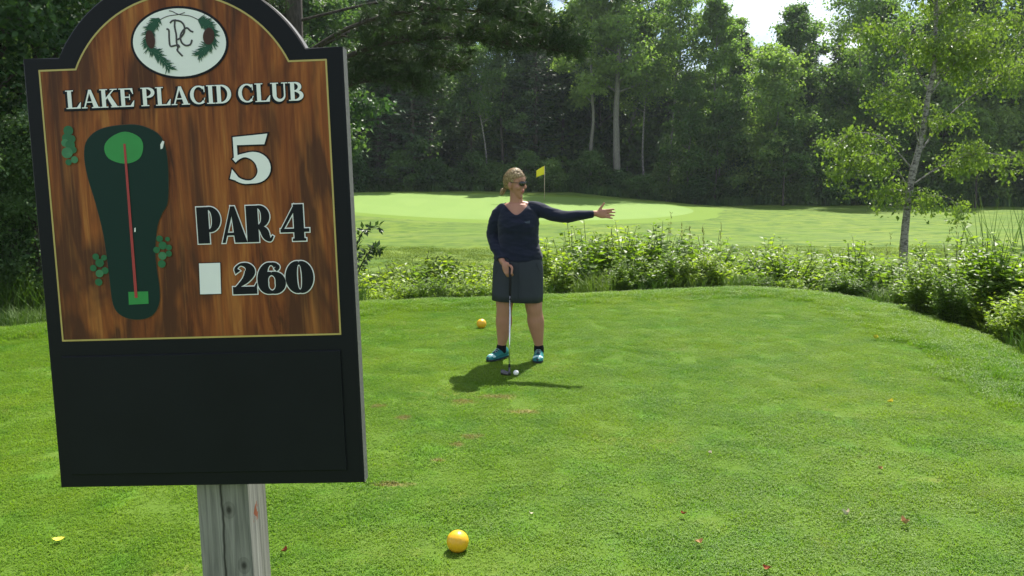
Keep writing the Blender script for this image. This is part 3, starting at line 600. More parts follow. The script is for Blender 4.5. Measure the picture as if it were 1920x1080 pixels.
def spot(cx, cz, rx, rz):
    a = t.math('DIVIDE', t.math('SUBTRACT', sx.outputs[0], cx), rx); b = t.math('DIVIDE', t.math('SUBTRACT', sx.outputs[2], cz), rz); return t.math('SQRT', t.math('ADD', t.math('MULTIPLY', a, a), t.math('MULTIPLY', b, b)))
front = t.math('LESS_THAN', sx.outputs[1], .05)
for cx, cz in ((.018, .955), (.042, .835)):
    sp = spot(cx, cz, .008, .011); c = t.mix(t.math('MULTIPLY', t.ramp(sp, [(.35, .9), (1.0, .25)]), t.math('MULTIPLY', front, t.math('LESS_THAN', sp, 1.7))), c, (.03, .028, .024))
yy = t.math('DIVIDE', t.math('SUBTRACT', sx.outputs[1], .075), .018); zz = t.math('DIVIDE', t.math('SUBTRACT', sx.outputs[2], .935), .022); rs = t.math('ADD', t.math('SQRT', t.math('ADD', t.math('MULTIPLY', yy, yy), t.math('MULTIPLY', zz, zz))), t.math('MULTIPLY_ADD', t.noise(t.pos(True), 90, 3), 2.4, -1.2))
c = t.mix(t.math('MULTIPLY', t.ramp(rs, [(.4, .95), (.75, 0)]), t.math('GREATER_THAN', sx.outputs[0], .056)), c, (.20, .05, .02))
t.end(t.pbr(c, .85, .2, 0, t.bump(t.math('SUBTRACT', g1, t.math('MULTIPLY', ck, 1.5)), .6, .004)))

SZ = 1.588
sign = thing('tee_sign', 'black arched golf tee sign with wood print panel on a grey wooden post', 'sign', (-.57661, 1.55980, -.00042))
sign.rotation_mode = 'YXZ'; sign.rotation_euler = (-.0372487, -.0323917, -.0397756)
def circ_arc(cz, r, z0, n=40):
    h = math.asin((z0 - cz) / r); return [(r * math.cos(a), cz + r * math.sin(a)) for a in np.linspace(h, math.pi - h, n)]
outer = [(-.3125, -.567), (.3125, -.567), (.3125, .288)] + circ_arc(.167, .270, .288) + [(-.3125, .288)]
inner = [(-.28, -.264), (.28, -.264), (.28, .264)] + circ_arc(.167, .2295, .264) + [(-.28, .264)]
def tess(poly):
    from mathutils.geometry import tessellate_polygon
    return tessellate_polygon([[Vector((x, z, 0)) for x, z in poly]])
def flat(mb, poly, y):
    mb.add([(x, y, z + SZ) for x, z in poly], None, [tuple(reversed(k)) for k in tess(poly)])
def orient(me):
    """All print sheets face the viewer's side of the board."""
    bm = bmesh.new(); bm.from_mesh(me)
    for f in bm.faces:
        f.normal_update()
        if f.normal.y > 0: f.normal_flip()
        f.smooth = False
    bm.to_mesh(me); bm.free(); return me
def slab(poly, y0, y1, bev=.003):
    mb = MB(); n = len(poly); c = np.mean(poly, 0); P = np.array(poly); 
    nx = np.roll(P, -1, 0) - np.roll(P, 1, 0); nx = np.stack([nx[:, 1], -nx[:, 0]], 1); nx /= np.linalg.norm(nx, axis=1, keepdims=True); I = P - nx * bev
    V = np.concatenate([np.c_[I[:, 0], np.full(n, y0), I[:, 1] + SZ], np.c_[P[:, 0], np.full(n, y0 + bev), P[:, 1] + SZ], np.c_[P[:, 0], np.full(n, y1), P[:, 1] + SZ]])
    q = [(a * n + k, a * n + (k + 1) % n, (a + 1) * n + (k + 1) % n, (a + 1) * n + k) for a in (0, 1) for k in range(n)]; T = tess(poly)
    mb.add(V, q, [tuple(k) for k in T] + [tuple(i + 2 * n for i in reversed(k)) for k in T]); me = mb.mesh('slab', False)
    bm = bmesh.new(); bm.from_mesh(me); bmesh.ops.recalc_face_normals(bm, faces=bm.faces); bm.to_mesh(me); bm.free(); return me
bd = slab(outer, 0, .034); bd.materials.append(MT['sign_black']); bd.materials.append(MT['edge_sunlit_grey'])
for p in bd.polygons:
    if abs(p.normal.y) < .3: p.material_index = 1
obj('board', bd, sign)
LAY = .0006
def sheetp(name, polys, k, mat, parent):
    mb = MB()
    for i, p in enumerate(polys): flat(mb, p, -LAY * k - i * 2e-6)
    me = orient(mb.mesh(name, False)); return obj(name, me, parent, mat)
def stroke(P, ext=0.0, grow=0.0):
    P = np.array(P, float); d0 = P[1, :2] - P[0, :2]; d1 = P[-1, :2] - P[-2, :2]
    if ext: P[0, :2] -= d0 / np.linalg.norm(d0) * ext; P[-1, :2] += d1 / np.linalg.norm(d1) * ext
    T = np.gradient(P[:, :2], axis=0); T /= np.linalg.norm(T, axis=1, keepdims=True) + 1e-12; N = np.stack([-T[:, 1], T[:, 0]], 1); h = (P[:, 2] + grow)[:, None]
    A, B = P[:, :2] + N * h, P[:, :2] - N * h; return [[A[i], A[i + 1], B[i + 1], B[i]] for i in range(len(P) - 1)]
def quads(name, qs, k, mat, parent):
    """Strips of print; every strip lies a hair in front of the one before."""
    mb = MB()
    for i, q in enumerate(qs):
        n = len(q); V = [(x, -LAY * k - i * 1.5e-6, z + SZ) for x, z in q]; mb.add(V, [(0, 1, 2, 3)] if n == 4 else None, [(0, j, j + 1) for j in range(1, n - 1)] if n != 4 else None)
    me = orient(mb.mesh(name, False)); return obj(name, me, parent, mat)
wood_p = sheetp('wood_panel', [inner], 1, 'print_wood', sign)
gp = np.array(inner + [inner[0]]); gs = []
for a, b in zip(gp[:-1], gp[1:]): gs += stroke([(*a, .0017), (*b, .0017)], .0012)
quads('gold_trim', gs, 2, 'gold_line', wood_p)
lowp = [(-.285, -.540), (.279, -.540), (.279, -.296), (-.285, -.296)]
lp_ = slab(lowp, -.004, .001, .002); lp_.materials.append(MT['sign_lower']); obj('lower_panel', lp_, sign)
# lettering: every glyph is a set of strips
def rc(x0, y0, x1, y1): return ('p', [(x0, y0), (x1, y0), (x1, y1), (x0, y1)])
def pl(*a): return ('p', list(a))
def ar(cx, cy, rx, ry, a0, a1, thin, thick, n=18, pw=1.3):
    return ('s', [(cx + rx * math.cos(R(a)), cy + ry * math.sin(R(a)), thin + (thick - thin) * abs(math.cos(R(a))) ** pw) for a in np.linspace(a0, a1, n)])
def st(*a): return ('s', [tuple(v) for v in catmull(np.array(a, float), 5)])
ST_ = [rc(.10, .05, .31, .95), rc(0, .945, .42, 1), rc(0, 0, .42, .055)]
SER = {'L': (.80, ST_ + [rc(.30, 0, .76, .07), pl((.56, .06), (.76, .06), (.80, .34), (.765, .34))]),
 'A': (.98, [pl((.40, 1), (.55, 1), (.90, .04), (.64, .04)), pl((.41, .98), (.47, .86), (.20, .04), (.12, .04)), rc(.22, .30, .68, .36), rc(0, 0, .31, .055), rc(.54, 0, .98, .055)]),
 'K': (1.0, ST_ + [pl((.30, .40), (.30, .52), (.70, .96), (.79, .96)), rc(.55, .945, .93, 1), pl((.38, .56), (.54, .70), (.92, .04), (.64, .04)), rc(.56, 0, 1.0, .055)]),
 'E': (.82, ST_ + [rc(.30, .93, .74, 1), pl((.60, .94), (.74, .94), (.765, .68), (.73, .68)), rc(.30, .485, .57, .555), rc(.54, .37, .585, .67), rc(.30, 0, .76, .07), pl((.58, .06), (.76, .06), (.80, .33), (.765, .33))]),
 'P': (.76, ST_ + [ar(.30, .725, .34, .24, -90, 90, .032, .10)]), 'I': (.42, ST_), 'D': (.88, ST_ + [ar(.30, .5, .45, .465, -90, 90, .035, .105)]),
 'C': (.86, [ar(.47, .5, .37, .465, 48, 312, .035, .10), pl((.70, .97), (.78, .97), (.785, .64), (.745, .64)), pl((.68, .10), (.76, .22), (.80, .34), (.755, .34))]),
 'U': (.92, [rc(.10, .32, .31, .95), rc(0, .945, .42, 1), rc(.69, .32, .77, .95), rc(.57, .945, .90, 1), ('s', [(.4675 + .2625 * math.cos(R(a)), .33 + .28 * math.sin(R(a)), .105 - .065 * k / 13) for k, a in enumerate(np.linspace(180, 360, 14))])]),
 'B': (.82, ST_ + [ar(.30, .745, .29, .222, -90, 90, .032, .095), ar(.30, .275, .37, .243, -90, 90, .032, .105)])}
BRO = {'P': (.80, [rc(0, 0, .40, 1), ar(.38, .655, .28, .31, -90, 90, .04, .135)]),
 'A': (.88, [pl((.36, 1), (.50, 1), (.88, 0), (.46, 0)), pl((.36, 1), (.44, .88), (.13, 0), (.02, 0)), rc(.15, .20, .58, .28)]),
 'R': (.92, [rc(0, 0, .40, 1), ar(.38, .70, .27, .265, -90, 90, .04, .13), st((.42, .42, .05), (.58, .30, .12), (.66, .14, .11), (.78, .05, .05), (.88, .16, .025))]),
 '4': (.98, [rc(.46, .06, .80, 1), pl((.50, 1), (.56, .9), (.10, .30), (0, .30)), rc(0, .24, .98, .34), rc(.40, 0, .86, .07)]),
 '2': (.84, [st((.20, .70, .10), (.14, .82, .05), (.30, .95, .04), (.52, .90, .10), (.60, .72, .17), (.46, .48, .12), (.22, .28, .06), (.06, .14, .05)), rc(0, 0, .80, .24), pl((.70, .22), (.80, .22), (.82, .36), (.79, .36))]),
 '6': (.88, [ar(.44, .34, .29, .30, 90, 450, .05, .17, 31), ('s', [(.44 + .31 * math.cos(R(a)), .44 + .51 * math.sin(R(a)), .04 + .12 * abs(math.cos(R(a))) ** 1.2) for a in np.linspace(60, 205, 16)]), st((.56, .93, .05), (.66, .84, .07), (.58, .74, .06))]),
 '0': (.92, [ar(.46, .5, .27, .455, 90, 450, .05, .19, 37, 1.1)])}
BIG = {'5': (.92, [pl((.14, .80), (.82, .80), (.90, 1.02), (.14, .97)), rc(.14, .50, .22, .85), ('s', [(.42 + .36 * math.cos(R(a)), .30 + .285 * math.sin(R(a)), .035 + .115 * max(0, math.cos(R(a - 10))) ** 1.2 + .02 * max(0, -math.cos(R(a)))) for a in np.linspace(142, -150, 30)]), pl((.02, .10), (.14, .06), (.20, .14), (.08, .30))])}
def typeset(txt, font, x0, x1, z0, z1, gap, space=.45):
    wd = sum(space if ch == ' ' else font[ch][0] for ch in txt) + gap * (len(txt) - 1); h = z1 - z0; kx = (x1 - x0) / wd; x = 0; out = []
    for ch in txt:
        if ch == ' ': x += space + gap; continue
        for kind, d in font[ch][1]:
            if kind == 'p': out.append(('p', [(x0 + (x + a) * kx, z0 + b * h) for a, b in d]))
            else: out.append(('s', [(x0 + (x + a) * kx, z0 + b * h, c * (kx + h) / 2) for a, b, c in d]))
        x += font[ch][0] + gap
    return out
def ccw(p): a = sum(p[i][0] * p[(i + 1) % len(p)][1] - p[(i + 1) % len(p)][0] * p[i][1] for i in range(len(p))); return p if a > 0 else p[::-1]
def grown(p, g):
    p = np.array(ccw(p)); n = len(p); o = []
    for i in range(n):
        e0 = p[i] - p[i - 1]; e1 = p[(i + 1) % n] - p[i]; e0 /= np.linalg.norm(e0); e1 /= np.linalg.norm(e1); n0 = np.array([e0[1], -e0[0]]); n1 = np.array([e1[1], -e1[0]]); b = n0 + n1; b /= np.linalg.norm(b)
        o.append(p[i] + b * min(g * 1.8, g / max(.35, b @ n0)))
    return o
def ink(name, ps, k, mat, parent, g=0.0, dx=0, dz=0):
    qs = []
    for kind, d in ps:
        if kind == 'p': qs.append([(a + dx, b + dz) for a, b in (grown(d, g) if g else d)])
        else: qs += [[(a + dx, b + dz) for a, b in q] for q in stroke(d, g, g)]
    return quads(name, qs, k, mat, parent)
nm = typeset('LAKE PLACID CLUB', SER, -.2315, .2355, .1895, .2245, .02, .30)
e = ink('club_name', nm, 5, 'print_white', sign); ink('letter_shadow', nm, 3, 'print_black', e, .0022, -.0032, -.0022); ink('letter_outline', nm, 4, 'print_black', e, .0011)
n5 = typeset('5', BIG, .0785, .1610, .0365, .1275, 0); e = ink('hole_number', n5, 5, 'print_white', sign); ink('letter_outline', n5, 4, 'print_black', e, .0028)
for nme, txt, x0, x1, z0, z1, gp_, sp_ in (('par_lettering', 'PAR 4', .0095, .2305, -.0785, -.0075, .0, .22), ('yardage_lettering', '260', .0720, .2335, -.1800, -.1185, .015, 0)):
    ps = typeset(txt, BRO, x0, x1, z0, z1, gp_, sp_); e = ink(nme, ps, 5, 'print_black', sign); ink('letter_outline', ps, 4, 'print_white', e, .0020)
bxp = [(.0058, -.1780), (.0478, -.1780), (.0500, -.1170), (.0078, -.1170)]; e = sheetp('tee_colour_box', [bxp], 5, 'print_white', sign); sheetp('box_outline', [grown(bxp, .0012)], 4, 'print_black', e)
# emblem
def ell(cx, cz, rx, rz, n=48, rot=0):
    return [(cx + rx * math.cos(a) * math.cos(rot) - rz * math.sin(a) * math.sin(rot), cz + rx * math.cos(a) * math.sin(rot) + rz * math.sin(a) * math.cos(rot)) for a in np.linspace(0, 2 * math.pi, n, endpoint=False)]
emb = sheetp('emblem', [ell(-.0005, .3065, .0905, .0635, 60, -.03)], 4, 'print_white', sign); sheetp('emblem_rim', [ell(-.0005, .3065, .0950, .0680, 60, -.03)], 3, 'print_black', emb)
def em(X, Y): return ((X - 722) * .0001536 - .0005, .3065 - (Y - 540) * .000147)
def emst(pts, hw): return ('s', [tuple(v) for v in catmull(np.array([(*em(x, y), hw) for x, y in pts]), 4)])
mono = [[(572, 362), (600, 380), (598, 480), (604, 578), (660, 578), (705, 572), (722, 604)], [(622, 290), (655, 262), (700, 256)], [(686, 258), (678, 340), (690, 440), (688, 540), (700, 610), (690, 640), (752, 716)], [(690, 258), (760, 278), (800, 340), (790, 420), (742, 480), (698, 505)], [(908, 415), (872, 398), (832, 360), (782, 390), (742, 460), (752, 540), (802, 582), (860, 570), (886, 512)]]
e = ink('monogram', [emst(m, .0017) for m in mono], 5, 'mono_dark', emb); ink('twig', [emst([(500, 242), (600, 202), (740, 186), (820, 164)], .0007), emst([(620, 136), (660, 145), (740, 186), (880, 212), (980, 262)], .0008)], 5, 'mono_dark', emb)
rg = random.Random(2)
for sp in ([(495, 215), (440, 290), (380, 345), (335, 470), (345, 600), (450, 690), (590, 880)], [(975, 262), (1030, 290), (1095, 340), (1150, 450), (1130, 570), (1050, 620), (960, 715)]):
    B = catmull(np.array(sp, float), 9); qs = []
    for i in range(1, len(B) - 1):
        T = B[i + 1] - B[i - 1]; T /= np.linalg.norm(T)
        for q in range(5):
            a = rg.choice([-1, 1]) * rg.uniform(.3, 1.15); d = np.array([T[0] * math.cos(a) - T[1] * math.sin(a), T[0] * math.sin(a) + T[1] * math.cos(a)]); L = rg.uniform(55, 120); s0 = B[i]
            qs.append(('s', [(*em(*s0), .0009), (*em(*(s0 + d * L * .5)), .0010), (*em(*(s0 + d * L)), .0002)]))
    ink('pine_sprig', qs, 5.6, 'sprig_green', emb)
for cx, cy, rx, ry, ro in ((362, 488, 58, 118, .1), (1102, 478, 72, 108, -.2)): sheetp('pine_cone', [ell(*em(cx, cy), rx * .0001536, ry * .000147, 24, ro)], 7.4, 'cone_brown', emb)
# hole map
mo = [(-.1194, .1558), (-.0828, .1515), (-.0497, .13), (-.0404, .0857), (-.0451, .0085), (-.0587, -.0171), (-.0703, -.0428), (-.0781, -.0897), (-.0777, -.1265), (-.0752, -.1636), (-.0787, -.1954), (-.0955, -.2184), (-.1252, -.2252), (-.1549, -.2169), (-.1713, -.193), (-.1747, -.1291), (-.1794, -.0552), (-.1901, .0078), (-.2017, .06), (-.2046, .1014), (-.1958, .1298), (-.1676, .1493)]
def closed(p, n=4): p = np.array(p); return [tuple(v) for v in catmull(np.vstack([p[-2:], p, p[:3]]), n)[2 * n:(2 + len(p)) * n]]
mc = closed(mo); hm = sheetp('hole_map', [mc], 4, 'map_dark', sign); sheetp('map_rim', [grown(mc, .0008)], 3, 'map_rim', hm)
sheetp('map_green', [closed([(-.1194, .1426), (-.0928, .1315), (-.0859, .1128), (-.0961, .0896), (-.1254, .0813), (-.1564, .0926), (-.163, .1154), (-.1477, .1333)])], 5, 'map_green', hm)
tb = [(-.1391, -.1949), (-.099, -.1938), (-.0981, -.1694), (-.1381, -.1694)]; sheetp('map_tee_box', [tb], 5, 'map_green', hm)
quads('map_line', stroke([(-.1224, .1192, .0022), (-.1229, -.1815, .0030)]), 6, 'map_red', hm)
def mz(X, Y): px, py = 100 + X / 2.7, 220 + Y / 2.7; return (-.2333 + (px - 128) * .00107 - (py - 243) * .0000909, .1506 - (py - 243) * .001025 - (px - 128) * .00003)
for grp in ([(80, 68, 25, 0), (70, 105, 22, 0), (97, 110, 20, 0), (65, 130, 20, 1), (90, 140, 24, 0), (105, 165, 18, 0), (75, 180, 28, 1), (82, 228, 16, 0), (112, 215, 18, 1)], [(262, 718, 15, 0), (220, 713, 17, 0), (240, 745, 22, 0), (208, 772, 17, 0), (268, 785, 18, 0), (236, 845, 19, 0), (240, 800, 20, 1)], [(582, 622, 12, 0), (542, 620, 17, 0), (590, 665, 15, 0), (558, 655, 21, 0), (528, 678, 17, 0), (590, 697, 16, 0), (555, 750, 20, 0), (558, 708, 21, 1)]):
    mbs = MB(); ro = None
    for i, (X, Y, r_, pale) in enumerate(grp):
        flat(mbs, ell(*mz(X, Y), r_ * .000396, r_ * .00038, 20), -LAY * 5 - i * 6e-5)
    me = orient(mbs.mesh('map_shrub', False)); me.materials.append(MT['map_shrub']); me.materials.append(MT['map_shrub_pale'])
    for i, p in enumerate(me.polygons):
        if grp[i // 18][3]: p.material_index = 1
    obj('map_shrub', me, hm)
sheetp('map_chip', [[mz(542, 165), mz(552, 160), mz(560, 125), mz(550, 122), mz(540, 140)], [mz(414, 585), mz(421, 585), mz(421, 562), mz(415, 565)]], 5, 'print_white', hm)
mbp = MB(); box(mbp, (-.0485, .036, -.30), (.0590, .146, 1.45), .004); obj('post', mbp.mesh('post', False), sign, 'post_wood')

# ------------------------------------------------------------------ tee markers, ball, flag
t = NT('marker_yellow'); vor = t.n('TexVoronoi', Scale=7.0); t.l(t.n('TexCoord').outputs['Generated'], vor.inputs['Vector'])
t.end(t.pbr(t.mix(t.noise(t.pos(True), 40, 4), (.62, .34, .012), (.80, .46, .02)), .38, .5, 0, t.bump(vor.outputs['Distance'], .18, .004)))
def marker(r):
    prof = []
    for a in np.linspace(90, -22, 22): prof.append((r * math.cos(R(a)), r * math.sin(R(a))))
    prof += [(r * .925, r * -.40), (r * .885, r * -.405), (r * .87, r * -.44), (r * .885, r * -.455)]
    for a in np.linspace(-29, -72, 9): prof.append((r * math.cos(R(a)) * .985, r * math.sin(R(a)) - .012 * r))
    prof += [(.15 * r, r * -.97), (.12 * r, -1.6 * r), (.001, -1.8 * r)]; mb = MB()
    loft(mb, [np.stack([np.cos(A) * max(p, .0005), np.sin(A) * max(p, .0005), np.full(40, z + r * .93)], 1) for p, z in prof for A in [np.linspace(0, 2 * np.pi, 40, endpoint=False)]]); return mb
for (x, y, r_, rz, lb) in ((-.236, 3.43, .0485, .4, 'large looking yellow ball tee marker in the foreground beside the sign post'), (-.325, 8.62, .052, 1.2, 'small looking yellow ball tee marker behind the woman on the left')):
    o = tag(obj('tee_marker', marker(r_), None, 'marker_yellow'), lb, 'tee marker', 'yellow ball tee markers'); o.location = (x, y, zat(x, y) - .002); o.rotation_euler = (R(4), R(-4), rz)
t = NT('ball_white'); vor = t.n('TexVoronoi', Scale=9.0); t.l(t.n('TexCoord').outputs['Generated'], vor.inputs['Vector']); t.end(t.pbr((.8, .8, .8), .3, .5, 0, t.bump(vor.outputs['Distance'], .35, .002)))
mb = MB(); ellipsoid(mb, (0, 0, 0), (.0214,) * 3, 32, 22); o = tag(obj('golf_ball', mb, None, 'ball_white'), 'white golf ball on the grass by the club head', 'golf ball'); o.location = (.032, 6.50, zat(.03, 6.5) + .036)
plain('flag_yellow', (.80, .70, .02), .7, .2); plain('pole_pale', (.62, .50, .36), .4); plain('cup_dark', (.02, .02, .02), .8)
FX, FY = 2.07, 53.0; FZ = zat(FX, FY) + .03; fl = thing('golf_flag', 'small yellow flag on a thin pole on the putting green', 'flag', (FX, FY, FZ)); mb = MB(); tube(mb, [(0, 0, -.1), (0, 0, 1.0), (0, 0, 2.12)], [.017, .016, .014], 8); obj('flagpole', mb, fl, 'pole_pale')
xs = np.linspace(-.012, -.52, 12); zs = np.linspace(0, 1, 7); V = [(x, .05 * math.sin(x * 11) * (-x / .5), 2.10 - z * (.54 - .10 * (-x / .5)) - .28 * (-x / .5) ** 1.2) for z in zs for x in xs]
mb = MB(); mb.add(V, [(j * 12 + i, j * 12 + i + 1, (j + 1) * 12 + i + 1, (j + 1) * 12 + i) for j in range(6) for i in range(11)]); f_ = obj('flag_cloth', mb, fl, 'flag_yellow'); so_ = f_.modifiers.new('thick', 'SOLIDIFY'); so_.thickness = .004

# ------------------------------------------------------------------ fallen leaves
plain('leaf_tan', (.42, .26, .12), .7, .2, 0, .4, 120); plain('leaf_rust', (.26, .07, .03), .7, .2, 0, .4, 120); plain('leaf_yellow', (.62, .55, .06), .6, .2, 0, .3, 120); plain('leaf_pale', (.62, .56, .42), .7, .2, 0, .3, 120)
def fallen(seed, L, curl, ratio=.36):
    rng = np.random.default_rng(seed); mb = MB(); n = 9; us = np.linspace(0, 1, n); V = []; q = []
    for i, u in enumerate(us):
        w = L * ratio * math.sin(math.pi * min(1, u * .96 + .02)) ** .8 * (1 + .18 * (i % 2) * (0 < i < n - 1)); cz = curl * L * (4 * (u - .5) ** 2)
        for s in (-1, -.5, 0, .5, 1): V.append(((u - .5) * L, s * w + .02 * L * math.sin(5 * u), cz + curl * L * .8 * abs(s) ** 1.5 + rng.normal(0, .006 * L)))
    for i in range(n - 1):
        for k in range(4): q.append((i * 5 + k, i * 5 + k + 1, i * 5 + k + 6, i * 5 + k + 5))
    mb.add(V, q); tube(mb, [(-.5 * L, 0, curl * L), (-.62 * L, .02 * L, curl * L + .01), (-.74 * L, .0, curl * L)], [.0008, .0007, .0006], 4); return mb
for i, (x, y, L, mt_, curl, rz, lb, nm_) in enumerate([
    (1.60, 3.76, .036, 'leaf_pale', .5, .3, 'pale curled dead leaf on the right foreground grass', 0), (1.83, 3.66, .042, 'leaf_tan', .45, 1.9, 'tan curled dead leaf, rightmost in the foreground grass', 0), (.83, 3.46, .034, 'leaf_tan', .3, .2, 'small pinkish tan dead leaf in the bottom centre grass', 0),
    (.82, 3.77, .03, 'leaf_rust', .3, 2.2, 'small rust red dead leaf in the bottom centre grass', 0), (-.98, 3.38, .03, 'leaf_rust', .35, 1.2, 'tiny rust dead leaf beside the sign post', 0), (-2.02, 3.49, .05, 'leaf_yellow', .10, .25, 'long yellow leaf in the grass at the lower left', 0),
    (.097, 3.77, .022, 'leaf_pale', .2, -.4, 'tiny white petal in the grass right of the near marker', 1), (2.68, 5.68, .045, 'leaf_yellow', .3, .5, 'yellow leaf lying on the right middle of the tee', 0), (3.57, 7.97, .06, 'leaf_yellow', .4, .9, 'yellow leaf near the right crease of the tee', 0), (1.05, 3.21, .032, 'leaf_rust', .3, 2.5, 'rust leaf cut by the bottom edge of the frame', 0),
    (1.16, 4.66, .025, 'leaf_pale', .3, 1.1, 'small pale leaf in the middle of the right grass', 0), (2.03, 4.38, .03, 'leaf_tan', .35, .6, 'small tan leaf in the right middle grass', 0)]):
    o = tag(obj('petal' if nm_ else 'fallen_leaf', fallen(i, L, curl), None, mt_), lb, 'petal' if nm_ else 'leaf'); o.location = (x, y, zat(x, y) + .021); o.rotation_euler = (rnd.uniform(-.3, .3), rnd.uniform(-.3, .3), rz)

# ------------------------------------------------------------------ the woman
t = NT('skin'); f = t.noise(t.pos(True), 14, 4); c = t.mix(f, (.33, .155, .105), (.45, .225, .158)); p = t.pbr(c, .5, .35); p.inputs['Subsurface Weight'].default_value = .08; p.inputs['Subsurface Radius'].default_value = (.01, .004, .002); t.end(p)
plain('lip', (.33, .10, .085), .45); plain('eye_white', (.7, .68, .65), .2)
t = NT('knit_navy'); kn = t.noise(t.pos(True, (1, 1, .35)), 9, 5, .6); fine = t.n('TexWave', Scale=170.0, Distortion=.6); t.l(t.pos(True), fine.inputs['Vector'])
p = t.pbr(t.mix(kn, (.008, .011, .026), (.014, .018, .038)), .85, .15, 0, t.bump(t.math('ADD', kn, t.math('MULTIPLY', fine.outputs['Fac'], .04)), .35, .02)); p.inputs['Sheen Weight'].default_value = .12; t.end(p)
t = NT('skirt_grey'); kn = t.noise(t.pos(True, (1, 1, .3)), 11, 5, .6); t.end(t.pbr(t.mix(kn, (.026, .031, .042), (.038, .044, .056)), .8, .2, 0, t.bump(kn, .4, .015)))
t = NT('hair_blonde'); hn = t.noise(t.pos(True, (40, 40, 12)), 3, 4, .7); p = t.pbr(t.ramp(hn, [(.30, (.07, .045, .024)), (.48, (.25, .17, .085)), (.66, (.56, .44, .26))]), .45, .4, 0, t.bump(hn, .6, .006)); t.end(p)
plain('glass_black', (.008, .008, .010), .12, .6); plain('shoe_teal', (.008, .15, .155), .55, .3, 0, .25, 60, .2); plain('shoe_pale', (.45, .68, .66), .5, .3); plain('sole_dark', (.015, .022, .028), .7); plain('sole_pale', (.55, .58, .50), .6); plain('sock_black', (.010, .010, .013), .9, .1); plain('lace_dark', (.012, .045, .06), .7)
plain('logo_grey', (.06, .075, .10), .8, .1); plain('steel', (.62, .63, .64), .22, .5, 1, .05); plain('grip_rubber', (.012, .012, .014), .75, .2); plain('iron_dark', (.10, .10, .105), .35, .5, 1); plain('cuff_pale', (.40, .42, .46), .6)
PX, PY = .06, 7.13; PZ = zat(PX, PY)
O3 = np.array([PX, PY, 0.0])
def fuse(mb, voxel, smooth=4, fac=.5):
    """Union of the shaped volumes as one continuous skin."""
    me = mb.mesh('tmp', True); o = bpy.data.objects.new('tmp', me); COL.objects.link(o)
    r = o.modifiers.new('r', 'REMESH'); r.mode = 'VOXEL'; r.voxel_size = voxel; r.use_smooth_shade = True
    s = o.modifiers.new('s', 'SMOOTH'); s.factor = fac; s.iterations = smooth
    dg = bpy.context.evaluated_depsgraph_get(); out = bpy.data.meshes.new_from_object(o.evaluated_get(dg)); bpy.data.objects.remove(o); bpy.data.meshes.remove(me); return out
def coords(me): a = np.zeros(len(me.vertices) * 3); me.vertices.foreach_get('co', a); return a.reshape(-1, 3)
def shift(mb): mb.v = [v - O3 for v in mb.v]; return mb
# head frame: face looks along -y of the frame, turned towards the outstretched arm
HC = np.array([.030, 7.085, 1.520]); yaw, HS = R(58), .94
HM = np.array([[math.cos(yaw), -math.sin(yaw), 0], [math.sin(yaw), math.cos(yaw), 0], [0, 0, 1]]) @ np.array([[1, 0, 0], [0, math.cos(R(3)), -math.sin(R(3))], [0, math.sin(R(3)), math.cos(R(3))]])
def hd(p): return HC + HM @ (np.asarray(p, float) * HS)
def hlimb(mb, pr, **k): limb(mb, [(*hd(q[:3]), q[3] * HS) for q in pr], **k)
def hell(mb, c, r): ellipsoid(mb, hd(c), np.array(r) * HS, 20, 14, HM)
b = MB()
for z, cx, rx, ry in []: pass
loft(b, [ering(cx, 7.1, z, rx, ry, 32, 2.3) for z, cx, rx, ry in [(.78, .053, .155, .115), (.9, .054, .172, .118), (1.0, .056, .152, .108), (1.1, .056, .150, .112), (1.2, .055, .156, .118), (1.27, .05, .150, .098), (1.32, .045, .128, .078), (1.355, .040, .085, .062)]])
limb(b, [(.040, 7.115, 1.31, .075), (.038, 7.112, 1.36, .060), (.036, 7.105, 1.41, .054), (.036, 7.10, 1.48, .054)])
limb(b, [(-.02, 7.10, 1.335, .035), (-.075, 7.105, 1.305, .042), (-.11, 7.11, 1.27, .05)]); limb(b, [(.10, 7.10, 1.345, .035), (.16, 7.10, 1.32, .045)])
# skull and face
hell(b, (0, .012, .032), (.074, .094, .098)); hlimb(b, [(0, -.012, .0, .066), (0, -.026, -.045, .056), (0, -.046, -.088, .036), (0, -.060, -.106, .020)])
hell(b, (-.033, -.048, -.022), (.030, .032, .034)); hell(b, (.033, -.048, -.022), (.030, .032, .034)); hell(b, (0, -.068, .046), (.050, .020, .030))
hlimb(b, [(0, -.084, .026, .010), (0, -.096, .002, .010), (0, -.108, -.020, .0115)]); hell(b, (-.011, -.100, -.027), (.008, .010, .008)); hell(b, (.011, -.100, -.027), (.008, .010, .008))
hell(b, (0, -.070, -.055), (.030, .020, .026)); hlimb(b, [(-.020, -.078, -.056, .005), (-.006, -.0875, -.0525, .0055), (.006, -.0875, -.0525, .0055), (.020, -.078, -.056, .005)]); hlimb(b, [(-.016, -.078, -.064, .005), (0, -.0855, -.0655, .0065), (.016, -.078, -.064, .005)])
for s in (-1, 1):
    hell(b, (s * .075, .014, -.006), (.009, .019, .031)); hell(b, (s * .071, .008, -.034), (.008, .010, .010))
